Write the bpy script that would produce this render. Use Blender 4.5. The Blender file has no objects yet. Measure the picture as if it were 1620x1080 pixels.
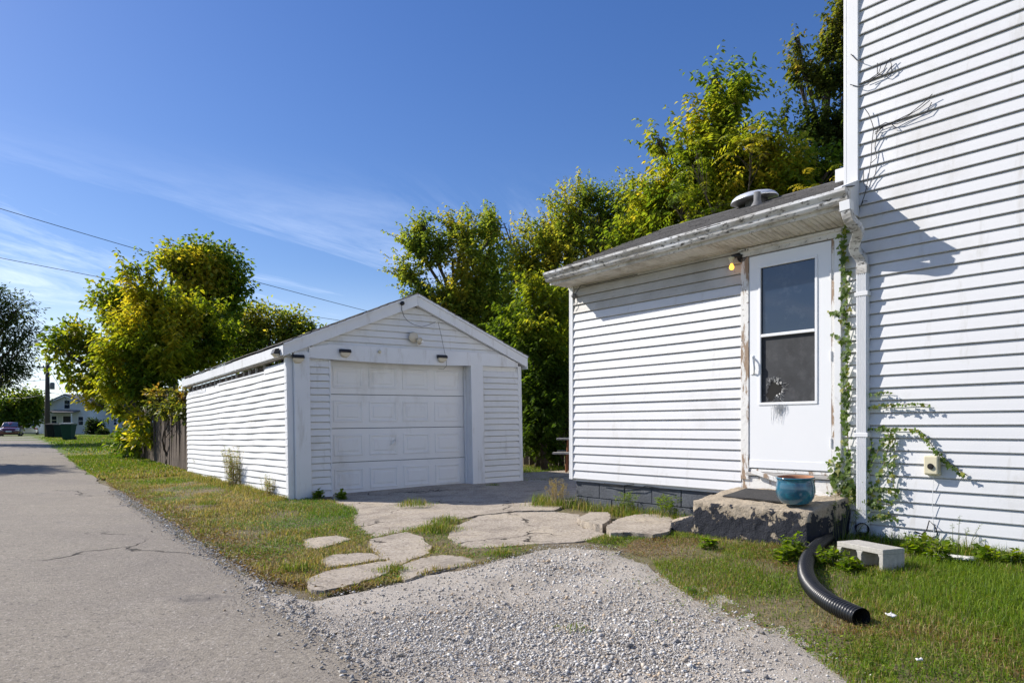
import bpy, bmesh, math, random
import numpy as np
from mathutils import Vector, Matrix, noise as mnoise

random.seed(7)
R = math.radians
scene = bpy.context.scene
COL = scene.collection

# ------------------------------------------------------------------ camera
F, CX, HY, ZC = 1123.0, 810.0, 676.0, 1.1      # focal length (px of 1620), principal column, horizon row, eye height
cam_d = bpy.data.cameras.new("camera"); cam = bpy.data.objects.new("camera", cam_d); COL.objects.link(cam)
cam.location = (0, 0, ZC); cam.rotation_euler = (R(90), 0, 0)
cam_d.sensor_width = 36; cam_d.lens = F * 36 / 1620; cam_d.shift_y = (HY - 540) / 1620
cam_d.clip_start = 0.05; cam_d.clip_end = 2000
scene.camera = cam

# ------------------------------------------------------------------ sky and sun
SUN_DIR = Vector((-0.765, 0.275, 0.592)).normalized()     # towards the sun
SUN_EL = math.asin(SUN_DIR.z); SUN_AZ = math.atan2(SUN_DIR.x, SUN_DIR.y)
world = bpy.data.worlds.new("World"); scene.world = world; world.use_nodes = True
wn = world.node_tree.nodes; wl = world.node_tree.links; wn.clear()
w_out = wn.new('ShaderNodeOutputWorld'); w_bg = wn.new('ShaderNodeBackground')
sky = wn.new('ShaderNodeTexSky'); sky.sky_type = 'NISHITA'; sky.sun_disc = False
sky.sun_elevation = SUN_EL; sky.sun_rotation = SUN_AZ
sky.air_density = 1.0; sky.dust_density = 0.35; sky.ozone_density = 3.0
w_bg.inputs['Strength'].default_value = 0.136
# thin cirrus, laid on a flat layer high above
tc = wn.new('ShaderNodeTexCoord'); sep = wn.new('ShaderNodeSeparateXYZ'); wl.new(tc.outputs['Generated'], sep.inputs[0])
def wmath(op, a, b=None):
    n = wn.new('ShaderNodeMath'); n.operation = op
    for i, v in enumerate((a, b)):
        if v is None: continue
        if hasattr(v, 'links'): wl.new(v, n.inputs[i])
        else: n.inputs[i].default_value = v
    return n.outputs[0]
zc = wmath('MAXIMUM', sep.outputs['Z'], 0.0)
zc = wmath('ADD', zc, 0.13)
cb = wn.new('ShaderNodeCombineXYZ')
wl.new(wmath('DIVIDE', sep.outputs['X'], zc), cb.inputs[0]); wl.new(wmath('DIVIDE', sep.outputs['Y'], zc), cb.inputs[1])
mp = wn.new('ShaderNodeMapping'); mp.inputs['Scale'].default_value = (0.55, 1.6, 1)
mp.inputs['Location'].default_value = (1.3, 0.55, 0)
vr = wn.new('ShaderNodeVectorRotate'); vr.rotation_type = 'Z_AXIS'; vr.inputs['Angle'].default_value = R(-58); wl.new(cb.outputs[0], vr.inputs['Vector'])
wl.new(vr.outputs[0], mp.inputs[0])
nz = wn.new('ShaderNodeTexNoise'); nz.inputs['Scale'].default_value = 0.9; nz.inputs['Detail'].default_value = 11; nz.inputs['Roughness'].default_value = 0.70
nz.inputs['Distortion'].default_value = 1.1
wl.new(mp.outputs[0], nz.inputs['Vector'])
cr = wn.new('ShaderNodeValToRGB'); cr.color_ramp.elements[0].position = 0.47; cr.color_ramp.elements[1].position = 0.70
wl.new(nz.outputs['Fac'], cr.inputs[0])
band = wn.new('ShaderNodeMapRange'); band.interpolation_type = 'SMOOTHSTEP'          # the veil thins out with height
band.inputs[1].default_value = 0.06; band.inputs[2].default_value = 0.36; band.inputs[3].default_value = 1.0; band.inputs[4].default_value = 0.0
wl.new(sep.outputs['Z'], band.inputs[0])
fac = wmath('MULTIPLY', cr.outputs['Color'], band.outputs[0])
veil = wn.new('ShaderNodeMapRange'); veil.interpolation_type = 'SMOOTHSTEP'; veil.inputs[1].default_value = -0.02; veil.inputs[2].default_value = 0.22
veil.inputs[3].default_value = 0.62; veil.inputs[4].default_value = 0.0; wl.new(sep.outputs['Z'], veil.inputs[0])     # pale haze low in the sky
fac = wmath('MAXIMUM', fac, veil.outputs[0])
hsv = wn.new('ShaderNodeHueSaturation'); hsv.inputs['Saturation'].default_value = 1.36; hsv.inputs['Hue'].default_value = 0.517; gm = wn.new('ShaderNodeGamma'); gm.inputs['Gamma'].default_value = 0.85; wl.new(sky.outputs[0], gm.inputs['Color']); wl.new(gm.outputs[0], hsv.inputs['Color'])
mixc = wn.new('ShaderNodeMix'); mixc.data_type = 'RGBA'; mixc.inputs[7].default_value = (6.9, 7.6, 9.0, 1)
wl.new(fac, mixc.inputs[0]); wl.new(hsv.outputs[0], mixc.inputs[6])
wl.new(mixc.outputs[2], w_bg.inputs['Color']); wl.new(w_bg.outputs[0], w_out.inputs['Surface'])

sun_d = bpy.data.lights.new("sun", 'SUN'); sun = bpy.data.objects.new("sun", sun_d); COL.objects.link(sun)
sun_d.energy = 5.0; sun_d.angle = R(0.5); sun_d.color = (1.0, 0.945, 0.87)
sun.rotation_euler = (-SUN_DIR).to_track_quat('-Z', 'Y').to_euler(); sun.location = (-20, 10, 30)

scene.view_settings.view_transform = 'Standard'; scene.view_settings.look = 'None'
scene.view_settings.gamma = 1; scene.view_settings.exposure = 0.36
scene.view_settings.use_curve_mapping = False
scene.render.engine = 'CYCLES'
scene.cycles.use_denoising = True
scene.cycles.max_bounces = 10; scene.cycles.diffuse_bounces = 6; scene.cycles.glossy_bounces = 3
scene.cycles.transmission_bounces = 4; scene.cycles.transparent_max_bounces = 6
scene.cycles.caustics_reflective = False; scene.cycles.caustics_refractive = False

# ------------------------------------------------------------------ calibration helpers (photo pixels of 1620x1080 -> metres)
def P(px, py, Y): return Vector(((px - CX) * Y / F, Y, ZC - (py - HY) * Y / F))
TH = R(34.8); CT, ST = math.cos(TH), math.sin(TH)
def smooth(t):
    t = np.clip(t, 0, 1); return t * t * (3 - 2 * t)
def g(x, y):
    v = CT * x + ST * y; u = -ST * x + CT * y
    return 0.12 * smooth((v - 1.5) / 4.0) + 0.22 * smooth((u - 20) / 30.0)
def G(px, py):
    z = 0.0
    for _ in range(12):
        Y = (ZC - z) * F / (py - HY); x = (px - CX) * Y / F; z = float(g(x, Y))
    return Vector((x, Y, z))
def uv2xy(u, v): return (-ST * u + CT * v, CT * u + ST * v)

# value noise, vectorised
_rng = np.random.default_rng(11)
_lat = _rng.random((64, 64, 64))
def vnoise(p, scale=1.0):
    q = np.asarray(p, float) * scale + 100.3
    i = np.floor(q).astype(int); f = q - i; f = f * f * (3 - 2 * f)
    r = 0
    for dx in (0, 1):
        for dy in (0, 1):
            for dz in (0, 1):
                w = (f[:, 0] if dx else 1 - f[:, 0]) * (f[:, 1] if dy else 1 - f[:, 1]) * (f[:, 2] if dz else 1 - f[:, 2])
                r = r + w * _lat[(i[:, 0] + dx) % 64, (i[:, 1] + dy) % 64, (i[:, 2] + dz) % 64]
    return r
def vn2(x, y, s, off=0.0):
    p = np.stack([np.asarray(x, float), np.asarray(y, float), np.full(np.shape(x), off)], 1)
    return vnoise(p, s)

# ------------------------------------------------------------------ mesh helpers
class MB:
    def __init__(s): s.v = []; s.f = []
    def add(s, vs, fs):
        b = len(s.v); s.v += [tuple(v) for v in vs]; s.f += [tuple(i + b for i in f) for f in fs]; return s
    def box(s, x0, x1, y0, y1, z0, z1):
        return s.add([(x0,y0,z0),(x1,y0,z0),(x1,y1,z0),(x0,y1,z0),(x0,y0,z1),(x1,y0,z1),(x1,y1,z1),(x0,y1,z1)],
                     [(0,3,2,1),(4,5,6,7),(0,1,5,4),(1,2,6,5),(2,3,7,6),(3,0,4,7)])
    def obox(s, a, b, w, h, up=(0,0,1)):
        a, b = Vector(a), Vector(b); d = (b - a).normalized(); up = Vector(up)
        sd = d.cross(up).normalized() * w / 2; u2 = sd.cross(d).normalized() * h / 2
        vs = [a-sd-u2, a+sd-u2, a+sd+u2, a-sd+u2, b-sd-u2, b+sd-u2, b+sd+u2, b-sd+u2]
        return s.add(vs, [(0,3,2,1),(4,5,6,7),(0,1,5,4),(1,2,6,5),(2,3,7,6),(3,0,4,7)])
    def prism(s, poly, axis, lo, hi):
        n = len(poly); vs = []
        for c in (lo, hi):
            for p in poly:
                vs.append({'x': (c, p[0], p[1]), 'y': (p[0], c, p[1]), 'z': (p[0], p[1], c)}[axis])
        fs = [(i, (i+1) % n, n + (i+1) % n, n + i) for i in range(n)] + [tuple(range(n))[::-1], tuple(range(n, 2*n))]
        return s.add(vs, fs)
    def tube(s, pts, rad, n=6, caps=True, ref=None):
        pts = [Vector(p) for p in pts]; m = len(pts)
        rad = [rad] * m if not hasattr(rad, '__len__') else rad
        vs = []; prev = None
        for i, p in enumerate(pts):
            t = (pts[min(i+1, m-1)] - pts[max(i-1, 0)])
            t = t.normalized() if t.length > 1e-9 else Vector((0,0,1))
            if prev is None:
                r = Vector(ref) if ref else (Vector((0,0,1)) if abs(t.z) < .9 else Vector((1,0,0)))
            else: r = prev
            a = (r - t * r.dot(t)).normalized(); b = t.cross(a); prev = a
            for k in range(n):
                an = 2 * math.pi * k / n
                vs.append(p + (a * math.cos(an) + b * math.sin(an)) * rad[i])
        fs = [(i*n+k, i*n+(k+1) % n, (i+1)*n+(k+1) % n, (i+1)*n+k) for i in range(m-1) for k in range(n)]
        if caps: fs += [tuple(range(n))[::-1], tuple(range((m-1)*n, m*n))]
        return s.add(vs, fs)
    def lathe(s, prof, c=(0,0,0), n=24, axis='z', closed=False):
        vs = []; c = Vector(c)
        for (r, z) in prof:
            for k in range(n):
                an = 2*math.pi*k/n; x, y = r*math.cos(an), r*math.sin(an)
                o = {'z': (x, y, z), 'y': (x, z, y), 'x': (z, x, y)}[axis]
                vs.append(c + Vector(o))
        m = len(prof)
        fs = [(i*n+k, i*n+(k+1) % n, (i+1)*n+(k+1) % n, (i+1)*n+k) for i in range(m-1) for k in range(n)]
        if prof[0][0] > 1e-6 and not closed: fs.append(tuple(range(n))[::-1])
        if prof[-1][0] > 1e-6 and not closed: fs.append(tuple(range((m-1)*n, m*n)))
        return s.add(vs, fs)
    def mesh(s, name, mat, smooth_=False):
        me = bpy.data.meshes.new(name); me.from_pydata([tuple(v) for v in s.v], [], s.f); me.materials.append(mat)
        bm = bmesh.new(); bm.from_mesh(me)
        if smooth_ != 'leaf': bmesh.ops.recalc_face_normals(bm, faces=bm.faces)
        bm.to_mesh(me); bm.free()
        if smooth_ is True: me.polygons.foreach_set('use_smooth', [True] * len(me.polygons))
        return me
    def build(s, name, mat, parent=None, smooth_=False, bevel=0):
        return link(name, s.mesh(name, mat, smooth_), parent, bevel)

def catmull(ps, n):
    out = []
    for i in range(len(ps)-1):
        p0, p1, p2, p3 = ps[max(i-1,0)], ps[i], ps[i+1], ps[min(i+2,len(ps)-1)]
        for k in range(n):
            t = k/n; out.append(.5*((2*p1)+(-p0+p2)*t+(2*p0-5*p1+4*p2-p3)*t*t+(-p0+3*p1-3*p2+p3)*t**3))
    out.append(ps[-1]); return out
def link(name, me, parent=None, bevel=0):
    o = bpy.data.objects.new(name, me); COL.objects.link(o)
    if parent is not None: o.parent = parent
    if bevel:
        m = o.modifiers.new('bevel', 'BEVEL'); m.width = bevel; m.segments = 2; m.limit_method = 'ANGLE'; m.angle_limit = R(40)
    return o
def tag(o, label, cat=None, group=None, kind=None):
    o['label'] = label
    if cat: o['category'] = cat
    if group: o['group'] = group
    if kind: o['kind'] = kind
    return o
def structure(o, label=None):
    o['kind'] = 'structure'
    if label: o['label'] = label
    return o
def empty(name, loc, rz=0, label=None, cat=None, group=None, rx=0, ry=0):
    o = bpy.data.objects.new(name, None); COL.objects.link(o); o.location = loc; o.rotation_euler = (rx, ry, rz)
    o.empty_display_size = .1
    if label: tag(o, label, cat, group)
    return o
def fast_mesh(name, V, T, mat, colors=None, smooth_=False):
    """V (n,3), T (m,k) numpy -> mesh; colors (n,3) as point attribute 'col'"""
    V = np.asarray(V, np.float32); T = np.asarray(T, np.int32); k = T.shape[1]
    me = bpy.data.meshes.new(name)
    me.vertices.add(len(V)); me.vertices.foreach_set('co', V.ravel())
    me.loops.add(T.size); me.loops.foreach_set('vertex_index', T.ravel())
    me.polygons.add(len(T)); me.polygons.foreach_set('loop_start', np.arange(0, T.size, k, dtype=np.int32))
    me.polygons.foreach_set('loop_total', np.full(len(T), k, np.int32))
    if smooth_: me.polygons.foreach_set('use_smooth', np.ones(len(T), bool))
    me.update(calc_edges=True)
    if colors is not None:
        a = me.attributes.new('col', 'FLOAT_COLOR', 'POINT')
        c4 = np.ones((len(V), 4), np.float32); c4[:, :3] = colors; a.data.foreach_set('color', c4.ravel())
    me.materials.append(mat); me.validate(); return me

# ------------------------------------------------------------------ materials
MATS = {}
def material(name, base=(.5,.5,.5), rough=.6, metal=0, bump=None, var=None, spec=.5, stains=None, coat=0, world=False):
    """var=(scale, amount) brightness mottling; bump=(scale, strength[,distance]); stains=(colour, scale, lo, hi[, stretch])"""
    m = bpy.data.materials.new(name); m.use_nodes = True; MATS[name] = m
    nt = m.node_tree; N = nt.nodes; L = nt.links; b = N['Principled BSDF']
    b.inputs['Roughness'].default_value = rough; b.inputs['Metallic'].default_value = metal
    b.inputs['Specular IOR Level'].default_value = spec
    if coat: b.inputs['Coat Weight'].default_value = coat; b.inputs['Coat Roughness'].default_value = .05
    tcn = N.new('ShaderNodeTexCoord'); vec = tcn.outputs['Object']
    if world: vec = N.new('ShaderNodeNewGeometry').outputs['Position']
    rgb = N.new('ShaderNodeRGB'); rgb.outputs[0].default_value = (*base, 1); c = rgb.outputs[0]
    def noise(scale, detail=6, rough_=.6, stretch=None):
        n = N.new('ShaderNodeTexNoise'); n.inputs['Scale'].default_value = scale; n.inputs['Detail'].default_value = detail
        n.inputs['Roughness'].default_value = rough_
        if stretch:
            mpp = N.new('ShaderNodeMapping'); mpp.inputs['Scale'].default_value = stretch; L.new(vec, mpp.inputs[0]); L.new(mpp.outputs[0], n.inputs['Vector'])
        else: L.new(vec, n.inputs['Vector'])
        return n.outputs['Fac']
    def ramp(fac, lo, hi):
        r = N.new('ShaderNodeMapRange'); r.inputs[1].default_value = lo; r.inputs[2].default_value = hi; L.new(fac, r.inputs[0]); return r.outputs[0]
    def mix(fac, a, bcol):
        x = N.new('ShaderNodeMix'); x.data_type = 'RGBA'; L.new(fac, x.inputs[0])
        if hasattr(a, 'links'): L.new(a, x.inputs[6])
        else: x.inputs[6].default_value = (*a, 1)
        if hasattr(bcol, 'links'): L.new(bcol, x.inputs[7])
        else: x.inputs[7].default_value = (*bcol, 1)
        return x.outputs[2]
    m['_'] = 0
    if var:
        for (sc, am) in (var if isinstance(var[0], (tuple, list)) else [var]):
            f = ramp(noise(sc), .3, .7)
            lo = N.new('ShaderNodeMapRange'); lo.inputs[3].default_value = 1 - am; lo.inputs[4].default_value = 1 + am; L.new(f, lo.inputs[0])
            mul = N.new('ShaderNodeVectorMath'); mul.operation = 'SCALE'; L.new(c, mul.inputs[0]); L.new(lo.outputs[0], mul.inputs['Scale']); c = mul.outputs[0]
    for st in (stains or []):
        c = mix(ramp(noise(st[1], 8, .68, st[4] if len(st) > 4 else None), st[2], st[3]), c, st[0])
    L.new(c, b.inputs['Base Color'])
    if bump:
        bl = bump if isinstance(bump[0], (tuple, list)) else [bump]
        nrm = None
        for bb in bl:
            bn = N.new('ShaderNodeBump'); bn.inputs['Strength'].default_value = bb[1]; bn.inputs['Distance'].default_value = bb[2] if len(bb) > 2 else .01
            L.new(noise(bb[0], 5, .6, bb[3] if len(bb) > 3 else None), bn.inputs['Height'])
            if nrm: L.new(nrm, bn.inputs['Normal'])
            nrm = bn.outputs[0]
        L.new(nrm, b.inputs['Normal'])
    m['_c'] = 0
    return m
def attr_material(name, rough=.6, transl=0.0, spec=.3, bump=None):
    m = bpy.data.materials.new(name); m.use_nodes = True; nt = m.node_tree; N = nt.nodes; L = nt.links
    b = N['Principled BSDF']; b.inputs['Roughness'].default_value = rough; b.inputs['Specular IOR Level'].default_value = spec
    at = N.new('ShaderNodeAttribute'); at.attribute_name = 'col'; L.new(at.outputs['Color'], b.inputs['Base Color'])
    if transl:
        tr = N.new('ShaderNodeBsdfTranslucent'); ms = N.new('ShaderNodeMixShader'); ms.inputs[0].default_value = transl
        mu = N.new('ShaderNodeVectorMath'); mu.operation = 'MULTIPLY'; mu.inputs[1].default_value = (1.5, 1.45, .6)
        L.new(at.outputs['Color'], mu.inputs[0]); L.new(mu.outputs[0], tr.inputs['Color'])
        L.new(b.outputs[0], ms.inputs[1]); L.new(tr.outputs[0], ms.inputs[2]); L.new(ms.outputs[0], N['Material Output'].inputs['Surface'])
    return m

M = {}
M['siding'] = material('white_vinyl_siding', (.630,.633,.640), .45, bump=[(2.0, .10, .012)], var=[(.8, .03)],
                       stains=[((.50,.49,.465), 1.1, .54, .80), ((.46,.445,.41), 5.0, .58, .80, (1.6,1.6,.22)), ((.33,.32,.29), 40, .70, .78)], world=True)
M['siding_old'] = material('aged_white_siding', (.72,.72,.715), .5, bump=[(2.2, .12, .015), (50, .06, .002, (.2, 1, 3))], var=[(1.1, .04)],
                       stains=[((.50,.49,.45), 1.4, .54, .82), ((.44,.425,.39), 4.5, .57, .80, (1.6,1.6,.25)), ((.30,.29,.26), 30, .68, .78)], world=True)
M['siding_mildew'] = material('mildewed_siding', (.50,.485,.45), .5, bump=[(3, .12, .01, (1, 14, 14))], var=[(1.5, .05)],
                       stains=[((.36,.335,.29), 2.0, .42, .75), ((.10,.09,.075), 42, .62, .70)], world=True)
M['trim'] = material('white_painted_trim', (.72,.725,.73), .45, bump=[(40, .1, .003, (1, 1, .15))], var=[(2, .04)], stains=[((.40,.38,.34), 9, .62, .8)])
M['garage_trim'] = material('garage_trim_paint', (.72,.73,.745), .5, bump=[(30, .12, .003)], var=[(1.5, .05)], stains=[((.44,.42,.38), 4, .54, .80, (1.5, 1.5, .3)), ((.26,.25,.22), 28, .66, .74)], world=True)
M['garage_door'] = material('garage_door_paint', (.78,.775,.765), .42, bump=[(120, .05, .001)], var=[(.9, .035)], stains=[((.60,.58,.54), 2.4, .52, .80, (1, 1, .5)), ((.42,.40,.36), 26, .68, .76)], world=True)
M['peel'] = material('peeling_painted_wood', (.72,.71,.68), .65, bump=[(25, .5, .008), (90, .3, .003)], var=[(4, .05)],
                     stains=[((.30,.21,.14), 12, .53, .58, (1, 1, .25)), ((.12,.09,.07), 22, .62, .68)])
M['dirty_trim'] = material('dirty_soffit_trim', (.66,.64,.60), .55, bump=[(30, .15, .004)], var=[(3, .06)],
                     stains=[((.32,.285,.23), 4, .44, .68), ((.08,.07,.058), 30, .58, .66)])
M['gutter'] = material('weathered_gutter', (.72,.725,.73), .4, bump=[(14, .12, .004)], var=[(2, .05)],
                     stains=[((.34,.315,.27), 5, .40, .64, (.4, 1, 1)), ((.07,.066,.06), 30, .53, .62, (.5, 1, 1))])
M['soffit'] = material('soffit_vinyl', (.66,.63,.57), .5, var=[(2, .05)], stains=[((.38,.335,.27), 5, .46, .72), ((.12,.105,.085), 36, .63, .71)])
M['door'] = material('storm_door_white', (.78,.785,.79), .32, var=[(1.2, .015)], stains=[((.55,.52,.47), 7, .68, .85)])
M['shingle'] = material('asphalt_shingle', (.105,.10,.098), .9, bump=[(160, .7, .006), (20, .3, .01)], var=[(9, .3), (120, .25)])
M['glass'] = material('dark_window_glass', (.016,.028,.052), .04, spec=1.0, stains=[((.10,.115,.14), 5, .52, .95), ((.28,.29,.31), 90, .73, .80)])  # blue-black base stands in for sky reflection and the unlit inside
M['screen'] = material('insect_screen', (.03,.032,.036), .75, bump=[(400, .3, .001)], var=[(6, .35)], stains=[((.09,.09,.095), 7, .5, .85)])
M['fray'] = material('frayed_screen', (.50,.50,.49), .8)
M['void'] = material('dark_interior', (.012,.011,.010), .9)
M['foundation'] = material('painted_foundation_block', (.075,.084,.10), .8, bump=[(60, .8, .008), (8, .5, .012)], var=[(5, .25), (30, .15)], stains=[((.22,.21,.2), 18, .64, .75)])
M['mortar'] = material('mortar', (.07,.08,.095), .9, bump=[(80, .5, .005)])
M['metal'] = material('galvanised_vent', (.78,.79,.80), .35, metal=.45, bump=[(8, .1, .01)], var=[(6, .08)])
M['leadpipe'] = material('grey_vent_pipe', (.14,.14,.145), .7, var=[(12, .2)])
M['black'] = material('black_plastic', (.012,.012,.014), .4, bump=[(30, .1, .003)])
M['cable'] = material('black_cable', (.015,.015,.016), .55)
M['lens'] = material('light_lens', (.62,.55,.42), .25, bump=[(60, .4, .006)])
M['cream'] = material('cream_plastic', (.66,.60,.42), .5, bump=[(20, .1, .003)], var=[(10, .06)], stains=[((.35,.30,.2), 18, .62, .8)])
M['pipe'] = material('black_corrugated_plastic', (.011,.012,.014), .33, bump=[(25, .08, .004)], stains=[((.07,.065,.055), 12, .6, .8)])
M['cblock'] = material('concrete_block_grey', (.44,.42,.375), .95, bump=[(150, .8, .004), (30, .4, .006)], var=[(40, .14), (7, .1)], stains=[((.22,.2,.17), 8, .62, .8)])
M['glaze'] = material('blue_glaze', (.018,.115,.19), .14, spec=.6, bump=[(10, .1, .006)], var=[(5, .35)], stains=[((.03,.22,.28), 9, .5, .7), ((.30,.30,.28), 5, .66, .70)], coat=.5)
M['terracotta'] = material('terracotta', (.36,.17,.085), .85, bump=[(40, .2, .004)], var=[(12, .15)])
M['mat'] = material('charcoal_door_mat', (.045,.043,.042), .95, bump=[(260, 1, .006), (40, .4, .004)], var=[(120, .35), (6, .2)])
M['wood_grey'] = material('weathered_fence_wood', (.105,.076,.055), .9, bump=[(20, .6, .01, (6, 6, .35))], var=[(7, .28)], stains=[((.05,.04,.035), 9, .55, .72, (3, 3, .3))])
M['wood_dark'] = material('dark_fence_wood', (.06,.045,.035), .9, bump=[(20, .6, .01, (6, 6, .35))], var=[(7, .25)])
M['wood_pale'] = material('pale_weathered_plank', (.42,.40,.37), .85, bump=[(20, .5, .006, (.3, 6, 6))], var=[(8, .15)])
M['rust'] = material('rusty_steel', (.24,.09,.035), .8, bump=[(60, .3, .003)], var=[(30, .25)])
M['bark'] = material('tree_bark', (.085,.066,.05), .95, bump=[(18, .9, .02, (3, 3, .6))], var=[(9, .3)])
M['stem'] = material('plant_stem', (.16,.17,.06), .7, var=[(20, .2)])
M['drystem'] = material('dry_plant_stem', (.34,.26,.13), .8, var=[(20, .2)])
M['vine_stem'] = material('vine_stem', (.22,.17,.08), .8, var=[(20, .2)])
M['pole'] = material('utility_pole_wood', (.055,.045,.038), .9, bump=[(14, .5, .02, (3, 3, .3))], var=[(6, .2)])
M['bin_green'] = material('green_bin_plastic', (.008,.045,.030), .7, var=[(6, .12)], spec=.2)
M['bin_dark'] = material('dark_bin_plastic', (.008,.010,.011), .75, var=[(6, .12)], spec=.15)
M['bin_dark2'] = material('dark_green_bin_plastic', (.006,.024,.020), .75, var=[(6, .12)], spec=.15)
M['bin_lid'] = material('grey_green_lid', (.12,.14,.12), .5)
M['car_red'] = material('maroon_car_paint', (.10,.008,.014), .25, coat=.8)
M['car_white'] = material('white_car_paint', (.70,.71,.72), .25, coat=.8)
M['tyre'] = material('rubber_tyre', (.014,.014,.015), .85)
M['rim'] = material('alloy_rim', (.45,.45,.46), .35, metal=.8)
M['headlamp'] = material('headlamp_glass', (.6,.6,.6), .1)
M['tail'] = material('tail_lamp_red', (.30,.012,.012), .25)
M['plate'] = material('number_plate', (.65,.65,.66), .5)
M['house_white'] = material('far_house_paint', (.62,.64,.66), .6, var=[(.8, .05)])
M['house_blue'] = material('far_shed_paint', (.40,.48,.60), .6, var=[(.8, .05)])
M['house_brown'] = material('far_brown_wall', (.14,.09,.07), .8, var=[(.8, .1)])
M['far_roof'] = material('far_grey_roof', (.13,.125,.13), .9, var=[(3, .15)])
M['brick'] = material('chimney_brick', (.20,.12,.10), .9, var=[(12, .2)])
M['leaf'] = attr_material('leaf', .5, .58, .4)
M['grass'] = attr_material('grass_blade', .55, .35, .3)
M['stone'] = attr_material('gravel_stone', .9, 0, .2)
M['white_scrap'] = material('white_scrap', (.72,.71,.68), .6, var=[(20, .1)], stains=[((.3,.25,.18), 20, .6, .75)])
bulb = bpy.data.materials.new('lit_bulb'); bulb.use_nodes = True
bb = bulb.node_tree.nodes['Principled BSDF']; bb.inputs['Base Color'].default_value = (1,.55,.12,1)
bb.inputs['Emission Color'].default_value = (1,.42,.05,1); bb.inputs['Emission Strength'].default_value = 2.2; M['bulb'] = bulb

# concrete of the slabs, asphalt, soil, gravel bed: hand-made node trees
def ground_mat(name, cols, scales, bumps, fine=None):
    """cols: base + list of (colour, scale, lo, hi); bumps list of (scale,strength,distance)"""
    return material(name, cols[0], .95, bump=bumps, var=scales, stains=cols[1], spec=.2)
M['asphalt'] = ground_mat('old_asphalt', ((.29,.255,.205), [((.215,.19,.165), .45, .45, .75), ((.34,.30,.26), .8, .55, .8), ((.13,.115,.10), 42, .535, .66), ((.50,.45,.39), 55, .55, .68), ((.13,.115,.10), 90, .58, .66), ((.15,.135,.118), .8, .60, .68)]),
                          [(30, .16), (4, .07)], [(80, 1.0, .008), (30, .5, .01)])
M['soil'] = ground_mat('dry_soil', ((.19,.15,.095), [((.12,.115,.045), 1.6, .45, .65), ((.30,.245,.16), 5, .56, .75), ((.05,.04,.028), 30, .6, .75)]),
                       [(25, .25)], [(70, .8, .012), (14, .5, .02)])
M['far_grass'] = ground_mat('lawn_ground', ((.12,.17,.032), [((.18,.18,.05), .35, .45, .68), ((.16,.13,.06), 1.2, .60, .78)]),
                       [(6, .2), (60, .3)], [(60, .8, .02)])
M['gravel_bed'] = ground_mat('gravel_dust', ((.43,.385,.325), [((.29,.255,.21), 1.6, .46, .68), ((.64,.61,.57), 130, .55, .66), ((.16,.145,.13), 110, .58, .68), ((.50,.44,.35), 5, .56, .76)]),
                       [(70, .18)], [(120, .9, .008), (40, .6, .008)])
M['slab'] = ground_mat('exposed_concrete_slab', ((.43,.37,.295), [((.29,.245,.195), 4.5, .46, .64), ((.50,.42,.31), 2.0, .52, .70), ((.19,.16,.13), 34, .53, .63), ((.62,.56,.48), 42, .56, .66), ((.22,.19,.155), 1.2, .58, .72), ((.12,.10,.085), 14, .63, .70)]),
                       [(40, .14), (9, .10)], [(70, .9, .008), (18, .5, .012)])

def add_cracks(m, scale, width, col, wob=.35):
    nt = m.node_tree; N = nt.nodes; L = nt.links; b = N['Principled BSDF']; src = b.inputs['Base Color'].links[0].from_socket
    tcn = N.new('ShaderNodeTexCoord'); nn = N.new('ShaderNodeTexNoise'); nn.inputs['Scale'].default_value = scale*3; nn.inputs['Detail'].default_value = 6; L.new(tcn.outputs['Object'], nn.inputs['Vector'])
    mx = N.new('ShaderNodeMix'); mx.data_type = 'VECTOR'; mx.inputs[0].default_value = wob; L.new(tcn.outputs['Object'], mx.inputs[4]); L.new(nn.outputs['Color'], mx.inputs[5])
    vo = N.new('ShaderNodeTexVoronoi'); vo.feature = 'DISTANCE_TO_EDGE'; vo.inputs['Scale'].default_value = scale; L.new(mx.outputs[1], vo.inputs['Vector'])
    mr = N.new('ShaderNodeMapRange'); mr.inputs[1].default_value = width*.4; mr.inputs[2].default_value = width; mr.inputs[3].default_value = 1; mr.inputs[4].default_value = 0; L.new(vo.outputs['Distance'], mr.inputs[0])
    n2 = N.new('ShaderNodeTexNoise'); n2.inputs['Scale'].default_value = scale*1.3; L.new(tcn.outputs['Object'], n2.inputs['Vector'])
    mk = N.new('ShaderNodeMapRange'); mk.inputs[1].default_value = .48; mk.inputs[2].default_value = .56; L.new(n2.outputs['Fac'], mk.inputs[0])
    mu = N.new('ShaderNodeMath'); mu.operation = 'MULTIPLY'; L.new(mr.outputs[0], mu.inputs[0]); L.new(mk.outputs[0], mu.inputs[1])
    mc_ = N.new('ShaderNodeMix'); mc_.data_type = 'RGBA'; L.new(mu.outputs[0], mc_.inputs[0]); L.new(src, mc_.inputs[6]); mc_.inputs[7].default_value = (*col, 1); L.new(mc_.outputs[2], b.inputs['Base Color'])
    bn = N.new('ShaderNodeBump'); bn.invert = True; bn.inputs['Distance'].default_value = .012; L.new(mu.outputs[0], bn.inputs['Height'])
    L.new(b.inputs['Normal'].links[0].from_socket, bn.inputs['Normal']); L.new(bn.outputs[0], b.inputs['Normal'])
add_cracks(M['slab'], 1.1, .010, (.06,.05,.04)); add_cracks(M['asphalt'], .42, .0045, (.07,.062,.052), .5)
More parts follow.
